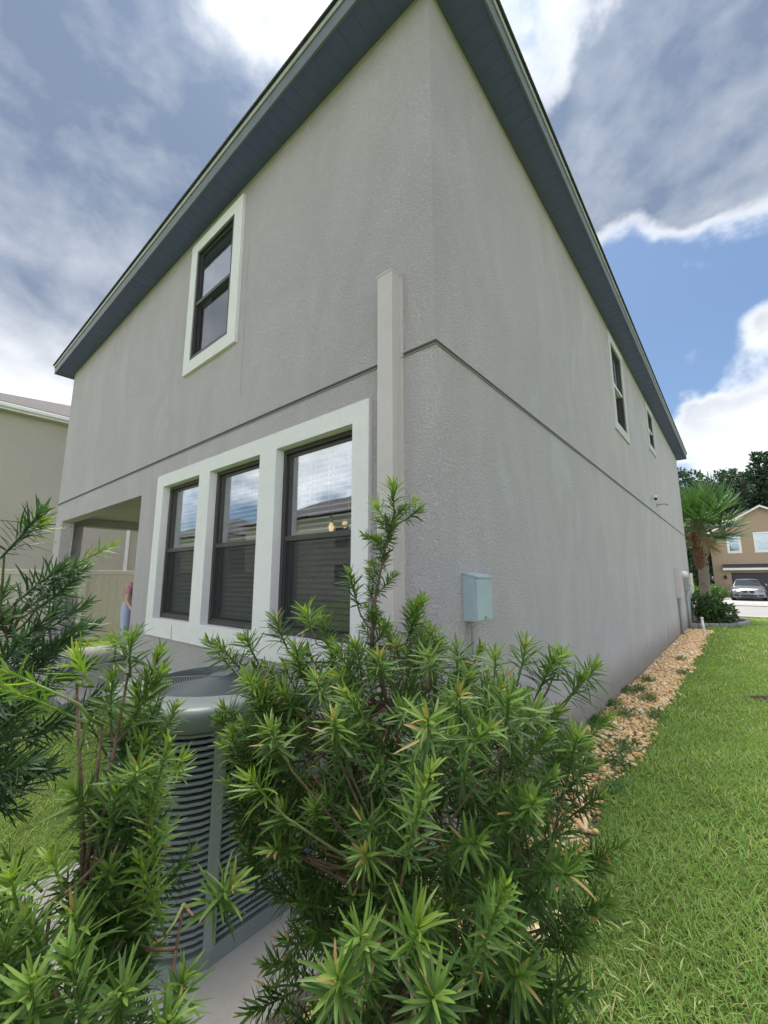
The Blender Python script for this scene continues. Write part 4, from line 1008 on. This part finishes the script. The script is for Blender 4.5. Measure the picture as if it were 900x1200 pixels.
# white clean-out pipe in the gravel
t_ = thing('cleanout_pipe', 'short white plastic pipe standing in the gravel at the bed edge', 'pipe', (.47, 12.4, 0))
mb = MB(); mb.tube([(.0, 0, -.05), (-.03, 0, .40)], .028, 10); mb.build('pipe', 'pvc_white', t_, smooth=True)
mb = MB(); mb.tube([(-.03, 0, .40), (-.032, 0, .46)], .036, 10); mb.build('cap', 'pvc_white', t_)

# ------------------------------------------------------------------ planting bed, palm, shrubs
mb = MB(); bedpts = []
for i in range(25):
    a = R(-100 + 200 * i / 24); bedpts.append((-.6 + 1.95 * math.cos(a), 16.9 + 2.5 * math.sin(a)))
mb.poly([(x, y, .012) for x, y in bedpts]); tag(mb.build('planting_bed', 'mulch'), kind='structure')
kerb = thing('bed_edging', 'curved concrete edging round the palm bed', 'edging', (-.6, 16.9, 0))
for i in range(24):
    (xa, ya), (xb, yb) = bedpts[i], bedpts[i + 1]; mb = MB(); c0 = Vector((-.6, 16.9))
    o1, o2 = (Vector((xa, ya)) - c0), (Vector((xb, yb)) - c0); e = (o2 - o1) * .02
    q = [o1 + e, o2 - e]; w1, w2 = q[0].normalized() * .14, q[1].normalized() * .14
    pts = [q[0], q[1], q[1] + w2, q[0] + w1]
    mb.v = [(p.x, p.y, -.03) for p in pts] + [(p.x, p.y, .11) for p in pts]; mb.f = [(0, 3, 2, 1), (4, 5, 6, 7), (0, 1, 5, 4), (1, 2, 6, 5), (2, 3, 7, 6), (3, 0, 4, 7)]
    mb.build('edging_block', 'concrete', kerb, bevel=.025)

PX, PY = .30, 17.8
palm = thing('palm_tree', 'fan palm with shaggy brown trunk in the curved bed', 'palm', (PX, PY, 0))
mb = MB(); tp = []
for i in range(20):
    z = -.05 + i * .18; tp.append(((.0 + .02 * z), 0, z))
mb.tube(tp, [.2 if i < 2 else .160 + .010 * (i % 2) for i in range(20)], 16); mb.build('trunk', 'palm_trunk', palm, smooth=True)
bt = MB()
for k in range(150):
    z = 1.75 + 1.75 * k / 150; a = k * 2.4; r0 = .145; c_, s_ = math.cos(a), math.sin(a); sp = .055
    tx, ty = -s_, c_; h = rnd.uniform(.18, .34); o_ = rnd.uniform(.05, .12)
    b0 = Vector((c_ * r0, s_ * r0, z)); tvec = Vector((tx, ty, 0)) * sp; t2 = b0 + Vector((c_ * o_, s_ * o_, h))
    i = len(bt.v); dp = Vector((c_, s_, .0)) * -.04
    bt.v += [tuple(q) for q in (b0 - tvec, b0 + tvec, t2 + tvec * .45, t2 - tvec * .45, b0 - tvec + dp, b0 + tvec + dp, t2 + tvec * .45 + dp, t2 - tvec * .45 + dp)]
    for f in ((0, 1, 2, 3), (7, 6, 5, 4), (0, 4, 5, 1), (1, 5, 6, 2), (2, 6, 7, 3), (3, 7, 4, 0)): bt.f.append(tuple(i + j for j in f))
tag(bt.build('leaf_bases', 'palm_boot', palm), kind='stuff')
def frond_mesh(seed):
    q = np.random.RandomState(seed); pet = .75; n = 38; k = np.linspace(-1, 1, n)
    a = k * R(118); L = 1.0 * (1 - .28 * np.abs(k) ** 2.2) * q.uniform(.92, 1.05, n)
    dr = np.stack([np.sin(a), np.zeros(n), np.cos(a)], 1); dr[:, 1] += .10 * np.cos(np.arange(n) * math.pi)
    o = np.zeros((n, 3)); o[:, 2] = pet + .18 * np.cos(a) ; o[:, 0] = .04 * np.sin(a)
    up = np.tile(np.array([0, -1., 0]), (n, 1)) + q.normal(0, .15, (n, 3))
    V, F, A = leaves(o, dr, up, L, np.full(n, .048), q.uniform(.15, .42, n), np.clip(.45 + q.normal(0, .18, n), 0, 1), True, .6)
    st = MB().tube([(0, 0, 0), (0, -.03, .4), (0, 0, pet + .15)], [.03, .022, .015], 6)
    sv = np.array(st.v); sf = np.array([f for f in st.f if len(f) == 4])
    me = np_mesh('frond', np.concatenate([V, sv]), np.concatenate([F, sf + len(V)]), np.concatenate([A, np.full(len(sv), .95)])); me.materials.append(MATS['palm_leaf']); return me
fm = [frond_mesh(i) for i in range(5)]
dead = frond_mesh(9); dead.materials.clear(); dead.materials.append(MATS['dead_frond'])
for k in range(3):
    az = k * 2.1 + .9; o = bpy.data.objects.new('dead_frond', dead); COL.objects.link(o); o.parent = palm; o.location = (.06 + .12 * math.cos(az), .12 * math.sin(az), 3.35)
    dv = Vector((.42 * math.cos(az), .42 * math.sin(az), -.9)); xax = Vector((-math.sin(az), math.cos(az), 0)); M_ = Matrix((xax, dv.normalized().cross(xax), dv.normalized())).transposed()
    o.rotation_mode = 'QUATERNION'; o.rotation_quaternion = M_.to_quaternion(); o.scale = (.38, .5, .62)
for k in range(25):
    az = k * 2.39996 + .3; t = k / 24.; el = R(16 + 98 * t ** .9)
    o = bpy.data.objects.new('frond', fm[k % 5]); COL.objects.link(o); o.parent = palm; o.location = (.06 + .1 * math.cos(az), .1 * math.sin(az), 3.72 - .45 * t)
    dv = Vector((math.sin(el) * math.cos(az), math.sin(el) * math.sin(az), math.cos(el)))
    zax = dv; xax = Vector((-math.sin(az), math.cos(az), 0)); yax = zax.cross(xax)
    M_ = Matrix((xax, yax, zax)).transposed()
    o.rotation_mode = 'QUATERNION'; o.rotation_quaternion = M_.to_quaternion() @ Quaternion((0, 0, 1), rnd.gauss(0, .25)); s = rnd.uniform(.80, 1.05); o.scale = (s, s, s)

def leaf_cloud(n, gen, size, val=(0, 1), wl=.55):
    P, N = gen(n); az = rs.uniform(0, 6.28, len(P)); jit = unit(rs.normal(0, 1, P.shape)); dr = unit(N * .7 + jit)
    up = unit(rs.normal(0, 1, P.shape) + np.array([0, 0, .8]))
    L = size * rs.uniform(.6, 1.3, len(P))
    return leaves(P, dr, up, L, L * wl, rs.uniform(0, .3, len(P)), rs.uniform(*val, len(P)), False, .2)
def lobes(spec):
    def gen(n):
        P, N = [], []
        vol = np.array([s[3] * s[4] for s in spec]); vol = vol / vol.sum()
        for s, f in zip(spec, vol):
            k = max(3, int(n * f)); q = unit(rs.normal(0, 1, (k, 3))); r = rs.uniform(.45, 1., (k, 1)) ** .5 * (1 + .18 * np.sin(q[:, :1] * 7 + s[0]) * np.sin(q[:, 2:] * 6 + s[1]))
            P.append(np.array(s[:3]) + q * r * np.array([s[3], s[3], s[4]])); N.append(q)
        P = np.concatenate(P); N = np.concatenate(N); ok = P[:, 2] > .05; return P[ok], N[ok]
    return gen
def bush(name, label, loc, spec, n, size, mat, cat='shrub', group=None):
    r_ = thing(name, label, cat, loc, 0, group)
    mb = MB()
    for s in spec:
        mb.tube([(0, 0, -.02), (s[0] * .5, s[1] * .5, s[2] * .5), (s[0], s[1], s[2] + s[4] * .3)], [.03, .02, .008], 6)
    mb.build('stems', 'bark', r_)
    V, F, A = leaf_cloud(n, lobes(spec), size); link_mesh('foliage', np_mesh('foliage', V, F, A), mat, r_); return r_
bush('bed_shrub', 'low dark green shrub with reddish leaves in the palm bed', (.50, 15.55, 0), [(0, 0, .55, .42, .42), (.3, .1, .4, .36, .34), (-.3, .2, .6, .35, .35), (.1, -.3, .35, .35, .32), (.45, -.1, .35, .25, .3)], 2600, .085, 'shrub_leaf')
bush('bed_shrub', 'rounded green shrub beside the house corner behind the palm bed edging', (.1, 17.0, 0), [(0, 0, .5, .5, .45), (.35, .3, .4, .4, .35)], 1800, .09, 'shrub_leaf')
bush('hedge_shrub', 'bright green clipped bush beside the far driveway', (-.55, 36.5, 0), [(0, 0, .55, .75, .55), (.6, .2, .45, .6, .42), (-.7, 0, .5, .7, .5)], 2600, .14, 'weed_leaf')
bush('cypress', 'dark narrow evergreen at the corner of the far tan house', (-1.0, 40.2, 0), [(0, 0, 1.2, .6, 1.2), (0, 0, 2.6, .55, 1.2), (0, 0, 3.8, .4, 1.0)], 2600, .2, 'far_leaf', 'tree')
vf = thing('vinyl_fence', 'short pale vinyl fence run behind the palm trunk', 'fence', (-2.2, 30.5, 0))
for i in range(12):
    mb = MB(); mb.box(-2.4 + i * .3 + .005, -2.4 + i * .3 + .295, -.012, .012, .05, 1.75); mb.build('board', 'fence_vinyl', vf)
for x in (-2.4, 0.02, 1.26): mb = MB(); mb.box(x - .06, x + .06, -.06, .06, -.05, 1.85); mb.build('post', 'fence_vinyl', vf)

# ------------------------------------------------------------------ trees beyond the far house
def tree_meshes(seed, h, spread, conic):
    q = random.Random(seed); spec = []; tr = MB()
    tr.tube([(0, 0, -.1), (.1, .05, h * .3), (-.1, .1, h * .6), (0, 0, h * .9)], [h * .022, h * .018, h * .012, h * .004], 8)
    for k in range(26):
        f = .22 + .76 * k / 26; a = k * 2.4 + q.uniform(-.3, .3); rad = spread * (1.08 - f if conic else math.sin(math.pi * min(1, f * .9)) * .85) * q.uniform(.45, 1.0)
        p = (math.cos(a) * rad, math.sin(a) * rad, h * f + q.uniform(-.4, .4)); s = q.uniform(.75, 1.35) * (1.15 - .5 * f) * spread * .30
        spec.append((p[0], p[1], p[2], s, s * .8)); tr.tube([(0, 0, h * f * .85), (p[0] * .5, p[1] * .5, p[2] - .2), p], [h * .008, h * .005, .02], 5)
    V, F, A = leaf_cloud(5200, lobes(spec), .42, wl=.5)
    cm = np_mesh('crown', V, F, A); cm.materials.append(MATS['far_leaf'])
    tm = bpy.data.meshes.new('trunk'); tm.from_pydata(tr.v, [], tr.f); tm.update(); tm.materials.append(MATS['tree_bark']); return cm, tm
TM = [tree_meshes(3, 15.5, 3.8, False), tree_meshes(8, 16.5, 3.4, True), tree_meshes(21, 14.5, 4.2, False)]
spots = [(-2.6, 62, 0, 1.0), (1.0, 64, 2, 1.04), (2.7, 60, 0, .92), (4.4, 61, 1, .98), (-.6, 60, 2, .90), (7.2, 65, 0, 1.08), (-6.5, 64, 1, .98), (11, 63, 2, 1.1), (15, 66, 0, 1.05), (-10.5, 63, 2, 1.0), (2.6, 70, 0, 1.0), (-1.0, 71, 1, .9), (5.8, 72, 2, 1.1), (9.5, 71, 1, 1.0), (-15, 66, 0, 1.0), (20, 66, 1, 1.)]
for i, (x, y, k, s) in enumerate(spots):
    o = thing('tree', ['tall dark leafy tree with a loose rounded crown behind the tan house', 'tall dark tree with a pointed conical crown behind the tan house', 'tall dark tree with a broad low spreading crown behind the tan house'][k], 'tree', (x, y, 0), rnd.uniform(0, 6), 'trees of the wood behind the tan house'); o.scale = (s,) * 3
    for nm, me in zip(('crown', 'trunk'), TM[k]): c = bpy.data.objects.new(nm, me); COL.objects.link(c); c.parent = o
V, F, A = leaf_cloud(9000, lambda n: (np.stack([rs.uniform(-30, 35, n), rs.uniform(66, 74, n), rs.uniform(0, 6, n) ** 1.0], 1), unit(rs.normal(0, 1, (n, 3)))), .8)
tag(link_mesh('undergrowth', np_mesh('undergrowth', V, F, A), 'far_leaf'), 'dense dark undergrowth between the distant tree trunks', 'undergrowth', kind='stuff')

# ------------------------------------------------------------------ person standing in the porch
def skin_body(name, pts, edges, radii, mat, parent, root=0, sub=2):
    me = bpy.data.meshes.new(name); me.from_pydata(pts, edges, []); me.update(); me.materials.append(MATS[mat])
    o = bpy.data.objects.new(name, me); COL.objects.link(o); o.parent = parent
    o.modifiers.new('skin', 'SKIN').use_smooth_shade = True
    if not me.skin_vertices: me.skin_vertices.new()
    for i, r in enumerate(radii):
        sv = me.skin_vertices[0].data[i]; sv.radius = (r, r) if not hasattr(r, '__len__') else r; sv.use_root = (i == root)
    s = o.modifiers.new('sub', 'SUBSURF'); s.levels = sub; s.render_levels = sub
    return o
per = thing('person', 'person in pale blue jeans and pink top half hidden behind the porch wall', 'person', (-7.62, 1.0, .10))
J = [(-.03, 0, .90), (.12, 0, 1.06), (.30, 0, 1.22), (.37, 0, 1.31), (.42, 0, 1.39), (.47, 0, 1.47), (.51, 0, 1.54),
     (-.02, -.09, .86), (.03, -.10, .48), (.02, -.10, .10), (.13, -.11, .05), (-.02, .09, .86), (.06, .10, .48), (.03, .10, .10), (.14, .11, .05),
     (.31, -.17, 1.27), (.37, -.22, 1.01), (.51, -.20, .88), (.59, -.18, .85), (.31, .17, 1.27), (.39, .22, 1.01), (.53, .2, .89), (.61, .18, .86)]
E_ = [(0, 1), (1, 2), (2, 3), (3, 4), (4, 5), (5, 6), (0, 7), (7, 8), (8, 9), (9, 10), (0, 11), (11, 12), (12, 13), (13, 14), (2, 15), (15, 16), (16, 17), (17, 18), (2, 19), (19, 20), (20, 21), (21, 22)]
skin_body('body', J, E_, [.13, .115, .14, .06, .055, .085, .075, .085, .055, .038, .032, .085, .055, .038, .032, .055, .042, .03, .03, .055, .042, .03, .03], 'skin', per)
hand = MB()
for side, wv in ((-1, Vector(J[18])), (1, Vector(J[22]))):
    for f_ in range(4): hand.tube([wv + Vector((.02, (f_ - 1.5) * .018, 0)), wv + Vector((.06, (f_ - 1.5) * .02, -.005)), wv + Vector((.09 - .006 * abs(f_ - 1.3), (f_ - 1.5) * .02, -.03))], [.010, .009, .007], 6)
    hand.tube([wv + Vector((0, -side * .03, 0)), wv + Vector((.03, -side * .05, -.01)), wv + Vector((.05, -side * .055, -.02))], [.011, .01, .008], 6)
hand.build('fingers', 'skin', per, smooth=True)
skin_body('jeans', [(-.035, 0, .93), (-.02, 0, 1.02), (-.03, -.085, .84), (.03, -.10, .48), (.02, -.10, .07), (-.03, .085, .84), (.06, .10, .48), (.03, .10, .07)], [(0, 1), (0, 2), (2, 3), (3, 4), (0, 5), (5, 6), (6, 7)], [(.15, .15), (.125, .125), .105, .075, .062, .105, .075, .062], 'denim_pale', per)
skin_body('top', [(.03, 0, .98), (.12, 0, 1.07), (.30, 0, 1.23), (.35, 0, 1.29), (.31, -.17, 1.26), (.35, -.21, 1.09), (.31, .17, 1.26), (.36, .21, 1.09)], [(0, 1), (1, 2), (2, 3), (2, 4), (4, 5), (2, 6), (6, 7)], [.128, .13, .155, .07, .068, .06, .068, .06], 'cotton_pink', per)
skin_body('hair', [(.44, 0, 1.56), (.47, 0, 1.60), (.41, 0, 1.49), (.39, 0, 1.40)], [(0, 1), (0, 2), (2, 3)], [.095, .07, .085, .05], 'hair_brown', per)
skin_body('shoe', [(.0, -.10, .045), (.08, -.105, .04), (.15, -.11, .03)], [(0, 1), (1, 2)], [.045, .042, .03], 'white_metal', per)
skin_body('shoe', [(.01, .10, .045), (.09, .105, .04), (.16, .11, .03)], [(0, 1), (1, 2)], [.045, .042, .03], 'white_metal', per)
